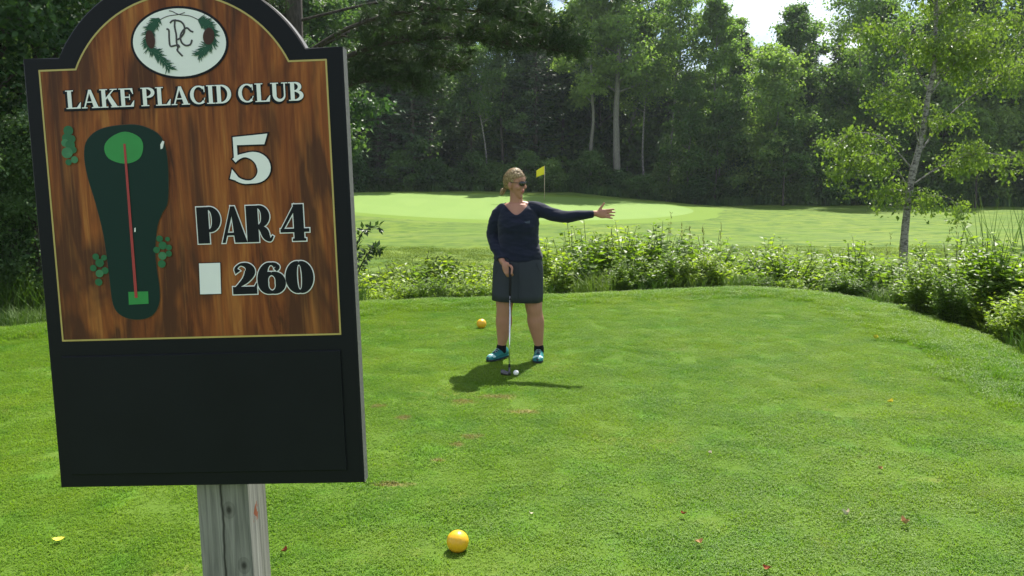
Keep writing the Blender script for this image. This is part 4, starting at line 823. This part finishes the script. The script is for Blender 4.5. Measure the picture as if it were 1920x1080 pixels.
# legs
LEGS = [[(-.040, 7.1, .84, .105), (-.052, 7.09, .66, .092), (-.064, 7.08, .50, .076), (-.066, 7.076, .455, .070), (-.070, 7.09, .40, .067), (-.070, 7.105, .33, .073), (-.078, 7.125, .22, .056), (-.090, 7.145, .115, .038), (-.094, 7.150, .065, .040)],
        [(.146, 7.1, .84, .108), (.162, 7.09, .66, .094), (.186, 7.08, .50, .078), (.190, 7.076, .455, .072), (.199, 7.088, .40, .069), (.207, 7.10, .33, .074), (.222, 7.112, .22, .056), (.235, 7.125, .115, .038), (.237, 7.130, .065, .040)]]
for l in LEGS: limb(b, l, 18)
FD = [np.array([-.62, -.78, 0]), np.array([-.10, -1, 0])]; FA = [np.array([-.094, 7.155, 0]), np.array([.237, 7.135, 0])]
for a, d in zip(FA, FD):
    d /= np.linalg.norm(d); limb(b, [(*(a + [0, 0, .055]), .032), (*(a + d * .05 + [0, 0, .042]), .024), (*(a + d * .11 + [0, 0, .036]), .015)])
# arms under the sleeves
AL = [(-.10, 7.11, 1.275, .055), (-.148, 7.125, 1.18, .046), (-.170, 7.132, 1.08, .040), (-.135, 7.06, .975, .036), (-.094, 6.985, .90, .027), (-.080, 6.965, .868, .025)]
AR = [(.16, 7.1, 1.31, .056), (.24, 7.1, 1.303, .054), (.34, 7.085, 1.272, .046), (.46, 7.06, 1.248, .038), (.58, 7.03, 1.262, .033), (.685, 7.0, 1.276, .026), (.715, 6.995, 1.277, .025)]
limb(b, AL); limb(b, AR)
# open hand pointing right: palm to the viewer, thumb up
def palm(mb, c, u, v, w, L, Wd, T):
    """Flattened palm: u along the fingers, v across the palm, w through it."""
    rg = []
    for k, (s, wd, th) in enumerate([(-.5, .62, .85), (-.3, .80, 1.05), (0, 1.0, 1.1), (.3, 1.02, .95), (.5, .96, .75)]):
        a = np.linspace(0, 2 * np.pi, 20, endpoint=False); rg.append(c + u * L * s + np.outer(np.sign(np.cos(a)) * abs(np.cos(a)) ** .7, v) * Wd * .5 * wd + np.outer(np.sin(a), w) * T * .5 * th)
    loft(mb, rg)
u = np.array([.985, -.10, .02]); u /= np.linalg.norm(u); v = np.array([0, .05, 1.]); v -= u * (u @ v); v /= np.linalg.norm(v); w = np.cross(u, v)
pc = np.array([.752, 6.988, 1.276]); palm(b, pc, u, v, w, .084, .078, .030)
for off, L, spread, curl in ((.029, .072, .10, .02), (.010, .080, .015, .0), (-.010, .074, -.08, .01), (-.028, .058, -.20, .03)):
    k0 = pc + u * .036 + v * off; d = u + v * spread; d /= np.linalg.norm(d); cv = -w if w[1] > 0 else w
    limb(b, [(*k0, .0095), (*(k0 + d * L * .42), .0090), (*(k0 + d * L * .72 + cv * L * curl), .0082), (*(k0 + d * L * 1.0 + cv * L * (curl * 3 + .03)), .0068)], 10)
k0 = pc - u * .020 + v * .030; limb(b, [(*(k0 - v * .012), .014), (*(k0 + u * .014 + v * .016), .0115), (*(k0 + u * .030 + v * .036), .0098), (*(k0 + u * .046 + v * .058), .0078)], 10)
# hand closed on the end of the club
CT = np.array([-.014, 6.925, .845]); CB = np.array([-.022, 6.515, .012]); ca = (CB - CT) / np.linalg.norm(CB - CT)
u = np.array([.36, -.18, -.91]); u /= np.linalg.norm(u); v = np.array([.92, -.12, .36]); v -= u * (u @ v); v /= np.linalg.norm(v); w = np.cross(u, v)
pc = np.array([-.053, 6.945, .830]); palm(b, pc, u, v, w, .086, .068, .032)
side = np.cross(ca, [0, 1., 0]); side /= np.linalg.norm(side); side = side if side[0] > 0 else -side; fr = np.cross(side, ca); fr = fr if fr[1] < 0 else -fr
for i in range(4):
    st0 = pc + u * .036 + v * (-.024 + .0165 * i) + fr * .002; L_ = (.82, .94, 1.0, .96)[i]; tw = side * (.018 - .003 * i)
    limb(b, [(*st0, .0098), (*(st0 + (u * .026 + fr * .004) * L_ + tw * .2), .0096), (*(st0 + (u * .044 - fr * .012) * L_ + tw * .6), .0088), (*(st0 + (u * .040 - fr * .032) * L_ + tw), .0075)], 10)
limb(b, [(*(pc - u * .02 + v * .024), .014), (*(CT + ca * .022 + side * .012 + fr * .014), .0112), (*(CT + ca * .052 + side * .014 + fr * .015), .0096), (*(CT + ca * .080 + side * .010 + fr * .014), .0078)], 10)
woman = thing('person', 'person in navy sweater and grey skirt pointing right, holding a golf club', 'person', (PX, PY, PZ + .012))
body = fuse(shift(b), .0042, 3); V = coords(body) + O3; H = (V - HC) @ HM / HS
body.materials.append(MT['skin']); body.materials.append(MT['lip'])
fc = np.array([p.center[:] for p in body.polygons]) + O3; fh = (fc - HC) @ HM / HS
lipm = (abs(fh[:, 0]) < .022) & (fh[:, 1] < -.080) & (fh[:, 2] < -.0465) & (fh[:, 2] > -.072) & (fc[:, 2] > 1.38)
body.polygons.foreach_set('material_index', lipm.astype(np.int32)); body.polygons.foreach_set('use_smooth', np.ones(len(fc), bool)); body.update(); obj('body', body, woman)
# sweater
s = MB()
loft(s, [ering(cx, 7.1, z, rx, ry, 40, 2.3) for z, cx, rx, ry in [(.868, .053, .206, .146), (.885, .053, .213, .152), (.93, .054, .202, .148), (1.0, .056, .180, .134), (1.1, .056, .174, .134), (1.18, .055, .180, .142), (1.26, .051, .176, .122), (1.31, .046, .156, .100), (1.345, .042, .118, .083), (1.372, .038, .080, .068)]])
ellipsoid(s, (.055, 7.035, 1.160), (.150, .090, .095), 28, 18)
limb(s, [(-.02, 7.10, 1.33, .046), (-.075, 7.108, 1.303, .058), (-.115, 7.115, 1.262, .064), (-.152, 7.127, 1.17, .056), (-.172, 7.132, 1.08, .051), (-.135, 7.06, .975, .046), (-.096, 6.988, .905, .038)], 18)
limb(s, [(.10, 7.10, 1.338, .048), (.165, 7.1, 1.318, .064), (.235, 7.1, 1.302, .066), (.335, 7.085, 1.270, .058), (.46, 7.06, 1.245, .051), (.58, 7.03, 1.260, .043), (.682, 7.001, 1.275, .035)], 18)
ellipsoid(s, (.478, 7.065, 1.206), (.018, .02, .016))
sw = fuse(shift(s), .0055, 5); V = coords(sw)
rngp = np.random.default_rng(1)
def nz(p, sc, seed=0): return np.array([mnoise.noise(Vector((q * sc).tolist()) + Vector((seed, 0, 0))) for q in p])
no = np.zeros(len(sw.vertices) * 3); sw.vertices.foreach_get('normal', no); no = no.reshape(-1, 3)
stretch = V.copy(); stretch[:, 2] *= 2.2; arm = (V[:, 0] > .18); stretch[arm, 0] *= .7
V2 = V + no * (.0085 * nz(stretch, 8.0) + .0045 * nz(stretch, 19.0, 5))[:, None]; sw.vertices.foreach_set('co', V2.ravel()); sw.update()
bm = bmesh.new(); bm.from_mesh(sw); dead = []
for f in bm.faces:
    x, y, z = f.calc_center_median() + Vector(O3)
    dx = x - .036
    # V neck: rounded V, wide at the shoulders
    fz = 1.262 + .092 * (abs(dx) / .102) ** 1.45
    if y < 7.12 and abs(dx) < .104 and z > fz: dead.append(f)
    elif y >= 7.10 and abs(dx) < .085 and z > 1.352: dead.append(f)
    elif z > 1.37 and abs(dx) < .09: dead.append(f)
    elif x < -.03 and z < .905 and y < 7.01 and ((x + .096) * .45 - (y - 6.988) * .55 - (z - .905) * .7) > .012: dead.append(f)
    elif x > .690: dead.append(f)
bmesh.ops.delete(bm, geom=dead, context='FACES')
for it in range(25):
    mv = {}
    for v_ in bm.verts:
        nb = [e_.other_vert(v_).co for e_ in v_.link_edges if e_.is_boundary]
        if len(nb) == 2: mv[v_] = v_.co.lerp((nb[0] + nb[1]) / 2, .6)
    for v_, c_ in mv.items(): v_.co = c_
bm.to_mesh(sw); bm.free(); swo = obj('sweater', sw, woman, 'knit_navy'); so_ = swo.modifiers.new('cloth', 'SOLIDIFY'); so_.thickness = .004; so_.offset = -1
# chest mark, pressed on the sweater
def on_front(me, x, z):
    i = np.argmin((V2[:, 0] + PX - x) ** 2 + (V2[:, 2] - z) ** 2 + (V2[:, 1] > -.03) * 10); return V2[i] + no[i] * .003
mb = MB(); gx_ = np.linspace(.105, .150, 7); gz_ = np.linspace(0, 1, 3); L_ = [on_front(sw, x, 1.205 + (g - .5) * .024 * (.35 + .65 * (x - .105) / .045)) + [0, -.002, 0] for g in gz_ for x in gx_]
mb.add(L_, [(j * 7 + i, j * 7 + i + 1, j * 7 + i + 8, j * 7 + i + 7) for j in range(2) for i in range(6)]); obj('chest_logo', mb, swo, 'logo_grey')
# skirt
mb = MB(); rg = []; A = np.linspace(0, 2 * np.pi, 72, endpoint=False)
for z, cx, rx, ry in [(.905, .053, .196, .136), (.88, .053, .206, .144), (.82, .052, .216, .156), (.74, .050, .219, .160), (.66, .048, .221, .162), (.58, .045, .222, .162), (.520, .043, .222, .163), (.520, .043, .216, .157), (.60, .046, .210, .152)]:
    k = max(0, (.86 - z)) * .045; wv = 1 + k * (np.sin(A * 5 + .6) + .6 * np.sin(A * 9 + 2)); r0 = ering(cx, 7.1, z, rx, ry, 72, 2.35); r0[:, :2] = (r0[:, :2] - [cx, 7.1]) * wv[:, None] + [cx, 7.1]; r0[:, 2] += -(r0[:, 0] - .04) * .045 * (z < .6); rg.append(r0)
loft(mb, rg, False); sk = obj('skirt', shift(mb), woman, 'skirt_grey')
mb = MB()
for x0, sg in ((-.095, -1), (.205, 1)):
    P = catmull([(x0, 6.962 + .02, .86), (x0 + sg * .03, 6.972 + .02, .79), (x0 + sg * .055, 6.995 + .01, .76)], 4); tube(mb, P, .0022, 6)
tube(mb, [(.055, 6.950, .865), (.055, 6.936, .76), (.055, 6.935, .66), (.053, 6.932, .535)], .0018, 6); obj('seam', shift(mb), sk, 'skirt_grey')
# shoes and socks
for a, d in zip(FA, FD):
    sdv = np.array([-d[1], d[0], 0]); up = np.array([0, 0, 1.]); lg = LEGS[0] if a[0] < 0 else LEGS[1]
    mb = MB(); limb(mb, [(*(a + [0, 0, .055]), .044), (*(a + [0.0, -.004, .085]), .0445), (lg[7][0], lg[7][1], .104, .0425)], 18); obj('sock', shift(mb), woman, 'sock_black')
    def foot(prof, n=22, flatb=.55):
        rg = []
        for tt, hw, z0, z1 in prof:
            A = np.linspace(0, 2 * np.pi, n, endpoint=False); cx_, cz_ = np.cos(A), np.sin(A); zz = np.where(cz_ > 0, z0 + (z1 - z0) * (.35 + .65 * cz_), z0 + (z1 - z0) * .35 * (1 + np.sign(cz_) * abs(cz_) ** flatb)); rg.append(a + np.outer(np.full(n, tt), d) + np.outer(np.sign(cx_) * abs(cx_) ** .8 * hw * (1 - .25 * np.maximum(cz_, 0)), sdv) + np.outer(zz, up))
        return rg
    mb = MB(); loft(mb, foot([(-.080, .012, .022, .050), (-.076, .026, .02, .078), (-.055, .035, .018, .094), (-.015, .040, .018, .100), (.025, .040, .018, .097), (.06, .041, .018, .078), (.10, .044, .018, .059), (.135, .043, .018, .048), (.160, .035, .018, .041), (.176, .022, .02, .036), (.181, .008, .022, .028)])); shoe = obj('shoe', shift(mb), woman, 'shoe_teal')
    sol = [(-.086, .014), (-.080, .030), (-.055, .039), (0, .041), (.05, .043), (.10, .0475), (.14, .046), (.165, .038), (.182, .024), (.188, .008)]
    mb = MB(); loft(mb, foot([(tt, hw, .010, .030) for tt, hw in sol], 22, .3)); obj('midsole', shift(mb), shoe, 'shoe_teal'); mb = MB(); loft(mb, foot([(tt, hw * .97, -.006, .013 + (.022 if tt > .16 else 0)) for tt, hw in sol], 22, .3)); obj('outsole', shift(mb), shoe, 'sole_dark')
    mb = MB(); loft(mb, foot([(.128, .0448, .026, .0518), (.140, .0434, .026, .0488), (.152, .0400, .026, .0450)])); obj('toe_band', shift(mb), shoe, 'shoe_pale')
    mb = MB(); loft(mb, foot([(.010, .018, .090, .104), (.04, .018, .080, .095), (.08, .018, .062, .077), (.108, .014, .056, .067)])); obj('tongue', shift(mb), shoe, 'lace_dark')
    for q in range(5):
        tt = .018 + q * .02; zt = .1025 - q * .0085; mb = MB(); tube(mb, [a + d * tt + sdv * x + up * (zt - 8 * x * x) for x in np.linspace(-.022, .022, 7)], .0016, 6); obj('lace', shift(mb), shoe, 'shoe_pale')
# hair: cap swept back from the forehead, loose strands, low ponytail
mb = MB(); NU, NV = 72, 34; V = []; keep = {}
def hairpt(a, bt, lift=0.0):
    d = np.array([math.sin(bt) * math.sin(a), -math.sin(bt) * math.cos(a), math.cos(bt)]); flow = math.sin(26 * a + 3 * math.sin(3 * bt)) * .0022 + mnoise.noise(Vector((d * 6).tolist())) * .006
    return np.array([0, .014, .032]) + d * (np.array([.082, .104, .109]) + flow + lift)
for j in range(NV + 1):
    for i in range(NU): V.append(hd(hairpt(2 * math.pi * i / NU, .02 + 2.25 * j / NV)))
q = []
def inside(a, bt):
    p = hairpt(a, bt); x, y, z = p; front = -y
    if y < -.02: return z > .070 + .25 * max(0, front - .06) - .30 * max(0, abs(x) - .035)
    if y < .03: return z > .022
    return z > -.062 - .1 * (y - .03)
for j in range(NV):
    for i in range(NU):
        if inside(2 * math.pi * (i + .5) / NU, .02 + 2.25 * (j + .5) / NV): q.append((j * NU + i, (j + 1) * NU + i, (j + 1) * NU + (i + 1) % NU, j * NU + (i + 1) % NU))
mb.add(V, q); cap = shift(mb).mesh('hair', True, 'hair_blonde'); hair = obj('hair', cap, woman); so_ = hair.modifiers.new('vol', 'SOLIDIFY'); so_.thickness = .014 * HS; so_.offset = -1
mb = MB(); rg = random.Random(4)
for i in range(300):
    a0 = rg.uniform(-1.5, 1.5); b0 = rg.uniform(.15, 1.05) if abs(a0) < .9 else rg.uniform(.5, 1.3); lift = rg.uniform(.001, .012); tgt = np.array([rg.uniform(-.025, .025), .118, -.052 + rg.uniform(-.01, .012)]); P = []
    p0 = hairpt(a0, b0, lift)
    for k in range(9):
        tt = k / 8; p = p0 * (1 - tt) + tgt * tt - np.array([0, .014, .032]); e = np.linalg.norm(p / np.array([.083, .105, .110])); p = p / max(e, .3) * (1 + lift * 4) if tt < .93 else p; P.append(hd(p + np.array([0, .014, .032])))
    tube(mb, P, np.linspace(.0022, .0012, 9) * rg.uniform(.6, 1.3), 4)
for i in range(16):
    a0 = rg.uniform(-1.3, 1.3); p = hairpt(a0, rg.uniform(.9, 1.25), .003); P = [hd(p + np.array([rg.gauss(0, .004), -.006 * k, -.008 * k + .003 * k * (k % 2)])) for k in range(4)]; tube(mb, P, [.0014, .0012, .001, .0006], 4)
obj('strands', shift(mb), hair, 'hair_blonde'); mb = MB()
for i in range(34):
    a0 = rg.uniform(0, 6.28); r0 = .014 * math.sqrt(rg.random()); o0 = np.array([r0 * math.cos(a0), .108, -.055 + r0 * math.sin(a0)]); l = rg.uniform(.03, .055); sp = rg.uniform(.6, 1.7)
    P = [hd(o0 + np.array([math.cos(a0) * .020 * sp * k / 4, l * (k / 4) * .8, -l * (k / 4) ** 1.5 * .8 + .012 * math.sin(a0) * k / 4])) for k in range(5)]; tube(mb, catmull(P, 3), np.interp(np.linspace(0, 1, 13), [0, .5, 1], [.004, .0062, .0015]), 6)
ellipsoid(mb, hd((0, .132, -.068)), (.022, .022, .024)); obj('ponytail', shift(mb), hair, 'hair_blonde')
# sunglasses
sg_ = None; mb = MB()
for s in (-1, 1):
    rg_ = []
    for k, th_ in ((1.0, -.003), (1.06, 0), (1.0, .003)):
        A = np.linspace(0, 2 * np.pi, 28, endpoint=False); x = s * .033 + .0285 * k * np.sign(np.cos(A)) * abs(np.cos(A)) ** .85; z = .012 + .0205 * k * np.sign(np.sin(A)) * abs(np.sin(A)) ** .85; y = -.100 + .55 * (abs(x) / .06) ** 2 * .04 + th_; rg_.append(np.array([hd(p) for p in np.stack([x, y, z], 1)]))
    loft(mb, rg_)
gl = obj('sunglasses', shift(mb), woman, 'glass_black'); mb = MB(); tube(mb, [hd((x, -.102 - .004 * math.cos(x * 150), .018)) for x in np.linspace(-.008, .008, 5)], .0022, 6); obj('bridge', shift(mb), gl, 'glass_black')
for s in (-1, 1): mb = MB(); tube(mb, [hd((s * .060, -.082, .018)), hd((s * .074, -.05, .018)), hd((s * .080, 0, .016)), hd((s * .077, .022, .004))], .0024, 6); obj('temple_arm', shift(mb), gl, 'glass_black')

# the club she leans on
club = thing('golf_club', 'golf iron with silver shaft and dark grip upright in her hand', 'golf club', tuple(CB * [1, 1, 0] + [0, 0, PZ + .012])); C0 = CB * [1, 1, 0]
mb = MB(); top = CT - ca * .02; Lc = np.linalg.norm(CB - top); g1 = top + ca * .285; tube(mb, [top - C0, top + ca * .004 - C0, g1 - C0], [.0115, .0138, .0098], 14); obj('grip', mb, club, 'grip_rubber')
mb = MB(); tube(mb, [g1 - ca * .005 - C0, CB - ca * .05 - C0], [.0078, .0062], 12); obj('shaft', mb, club, 'steel'); mb = MB(); tube(mb, [CB - ca * .075 - C0, CB - ca * .050 - C0], [.0092, .0085], 12); obj('ferrule', mb, club, 'grip_rubber')
mb = MB(); tube(mb, [g1 + ca * .03 - C0, g1 + ca * .04 - C0], .0084, 12); obj('shaft_band', mb, club, 'grip_rubber')
mb = MB(); tube(mb, [CB - ca * .052 - C0, CB - C0 - ca * .012, CB - C0 + [-.004, .0, -.004]], [.0085, .0085, .009], 12); hp = []
for tt, h0, h1, th_ in ((.012, .0, .022, .016), (-.01, -.002, .026, .017), (-.035, -.003, .038, .018), (-.058, .0, .046, .017), (-.070, .008, .042, .012)): hp.append([(tt, -th_ / 2, h0), (tt, th_ / 2, h0), (tt, th_ / 2 - .003 + .006, (h0 + h1) / 2), (tt, .010, h1), (tt, .005, h1), (tt, -th_ / 2 + .004, (h0 + h1) / 2)])
loft(mb, [np.array(h) for h in hp]); obj('club_head', mb, club, 'iron_dark')

# ------------------------------------------------------------------ grass (uncountable: scattered blades)
def patch(seed, n, r, h0, h1, w, bend, mat, flatten=0.0):
    rng = np.random.default_rng(seed); a = rng.uniform(0, 6.283, n); q = r * np.sqrt(rng.random(n)); b = np.stack([q * np.cos(a), q * np.sin(a), np.full(n, -.004)], 1); h = rng.uniform(h0, h1, n) * (1 - .15 * (q / r))
    f = rng.uniform(0, 6.283, n); dr = np.stack([np.cos(f), np.sin(f), np.zeros(n)], 1); sd = np.stack([-np.sin(f), np.cos(f), np.zeros(n)], 1); tw = rng.normal(0, .5, n)[:, None]; sd = sd + dr * tw; sd /= np.linalg.norm(sd, axis=1, keepdims=True)
    bd_ = (bend * rng.uniform(.2, 1.3, n) * h)[:, None]; W_ = (w * rng.uniform(.7, 1.3, n))[:, None]; z = np.array([0, 0, 1.])
    m1 = b + dr * bd_ * .3 + z * (h * .6)[:, None]; tp = b + dr * bd_ + z * (h * (1 - .25 * bend))[:, None]; V = np.stack([b - sd * W_ * .5, b + sd * W_ * .5, m1 + sd * W_ * .45, m1 - sd * W_ * .45, tp], 1).reshape(-1, 3); i = np.arange(n)[:, None] * 5
    mb = MB(); mb.add(V, i + [0, 1, 2, 3], i + [3, 2, 4]); me = mb.mesh('grass_patch', False, mat); return bpy.data.objects.new('grass_patch', me)
def scatter(name, me, patches, density, smin, smax, seed):
    """Stuff object: its sheet is only where the tufts are sown."""
    ng = bpy.data.node_groups.new(name, 'GeometryNodeTree'); ng.interface.new_socket('Geometry', in_out='INPUT', socket_type='NodeSocketGeometry'); ng.interface.new_socket('Geometry', in_out='OUTPUT', socket_type='NodeSocketGeometry')
    N, L = ng.nodes, ng.links; gi = N.new('NodeGroupInput'); go = N.new('NodeGroupOutput'); dp = N.new('GeometryNodeDistributePointsOnFaces'); dp.inputs['Density'].default_value = density; dp.inputs['Seed'].default_value = seed
    io = N.new('GeometryNodeInstanceOnPoints'); io.inputs['Pick Instance'].default_value = True; jg = N.new('GeometryNodeJoinGeometry')
    for p in patches:
        oi = N.new('GeometryNodeObjectInfo'); oi.inputs['Object'].default_value = p; oi.inputs['As Instance'].default_value = True; L.new(oi.outputs['Geometry'], jg.inputs[0])
    rv = N.new('FunctionNodeRandomValue'); rv.data_type = 'FLOAT_VECTOR'; rv.inputs[0].default_value = (-.06, -.06, 0); rv.inputs[1].default_value = (.06, .06, 6.283)
    rs = N.new('FunctionNodeRandomValue'); rs.data_type = 'FLOAT'; rs.inputs[2].default_value = smin; rs.inputs[3].default_value = smax; rs.inputs['Seed'].default_value = 3
    L.new(gi.outputs[0], dp.inputs['Mesh']); L.new(dp.outputs['Points'], io.inputs['Points']); L.new(jg.outputs[0], io.inputs['Instance']); L.new(rv.outputs[0], io.inputs['Rotation']); L.new(rs.outputs[1], io.inputs['Scale']); L.new(io.outputs[0], go.inputs[0])
    o = obj(name, me); o['kind'] = 'stuff'; m = o.modifiers.new('sow', 'NODES'); m.node_group = ng; return o
ax = np.arange(-9, 6.5, .25); ay = np.arange(1.2, 13, .25)
def infan(x, y, k=.64, c=.6): return abs(x) < y * k + c
TP_ = [patch(i, 680, .17, .010, .022, .0034, 1.3, 'turf_blade') for i in range(4)]
o = scatter('mown_grass', sheet('mown_grass', ax, ay, 'turf_soil', lambda x, y: (tee_dist(x, y) < -.5) & infan(x, y)), TP_, 46, .8, 1.25, 1)
o['label'] = 'short mown grass covering the tee'; o['category'] = 'grass'
CP = [patch(10 + i, 460, .16, .022, .048, .0036, .9, 'turf_blade') for i in range(3)]
o = scatter('collar_grass', sheet('collar_grass', ax, ay, 'turf_soil', lambda x, y: (tee_dist(x, y) > -.62) & (tee_dist(x, y) < .75) & infan(x, y)), CP, 55, .8, 1.2, 2)
o['label'] = 'longer grass round the rim of the tee'; o['category'] = 'grass'
LG = [patch(60 + i, 300, .4, .85, 1.4, .010, .45, 'ditch_blade') for i in range(3)]
fx = np.arange(-7, 1.2, .3); fy = np.arange(9, 17, .3)
o = scatter('tall_grass', sheet('tall_grass', fx, fy, 'field_grass', lambda x, y: (tee_dist(x, y) > 2.0) & (tee_dist(x, y) < 4.8 - .35 * np.maximum(0, x + 3.2)) & (x < .3)), LG, 9, .75, 1.1, 7)
o['label'] = 'tall shaded wild grass behind the shrubs left of the woman'; o['category'] = 'grass'
DP = [patch(20 + i, 300, .35, .25, .6, .008, .55, 'ditch_blade') for i in range(3)]
fx = np.arange(-14, 16, .4); fy = np.arange(5, 24, .4)
o = scatter('ditch_grass', sheet('ditch_grass', fx, fy, 'field_grass', lambda x, y: (tee_dist(x, y) > .7) & (tee_dist(x, y) < 5.5) & infan(x, y, .66, 1) & (x > -6)), DP, 6, .6, 1.1, 3)
o['label'] = 'tall wild grass filling the ditch round the tee'; o['category'] = 'grass'
FP = [patch(30 + i, 380, .6, .02, .055, .009, 1.2, 'field_blade') for i in range(3)]
fx = np.arange(-26, 40, .8); fy = np.arange(13, 62, .8)
o = scatter('field_grass', sheet('field_grass', fx, fy, 'field_grass', lambda x, y: (tee_dist(x, y) > 4.5) & (y < 27) & infan(x, y, .66, 2)), FP, 2.6, .7, 1.3, 4)
o['label'] = 'rough grass of the field round the putting green'; o['category'] = 'grass'
UP = [patch(40 + i, 160, .6, .4, 1.0, .03, .6, 'leaf_undergrowth') for i in range(3)]
ux = np.arange(-30, 48, .8); uy = np.arange(50, 66, .8)
o = scatter('woodland_weeds', sheet('woodland_weeds', ux, uy, 'field_grass', lambda x, y: (y > 59.6 - .13 * np.maximum(0, x - 10)) & (y < 65 - .13 * np.maximum(0, x - 10))), UP, 1.7, .6, 1.2, 5)
o['label'] = 'shaded weeds along the foot of the wood'; o['category'] = 'weeds'

# ------------------------------------------------------------------ summer haze
t = NT('haze_air'); pv = t.n('VolumePrincipled'); pv.inputs['Color'].default_value = (.80, .90, 1.0, 1); pv.inputs['Density'].default_value = .00028; pv.inputs['Anisotropy'].default_value = .35
t.l(pv.outputs[0], t.out.inputs['Volume'])
mb = MB(); box(mb, (-460, -75, -3), (460, 780, 24)); hz = obj('haze', mb.mesh('haze', False), None, 'haze_air'); hz['kind'] = 'stuff'; hz['label'] = 'thin summer haze in the air'; hz['category'] = 'haze'
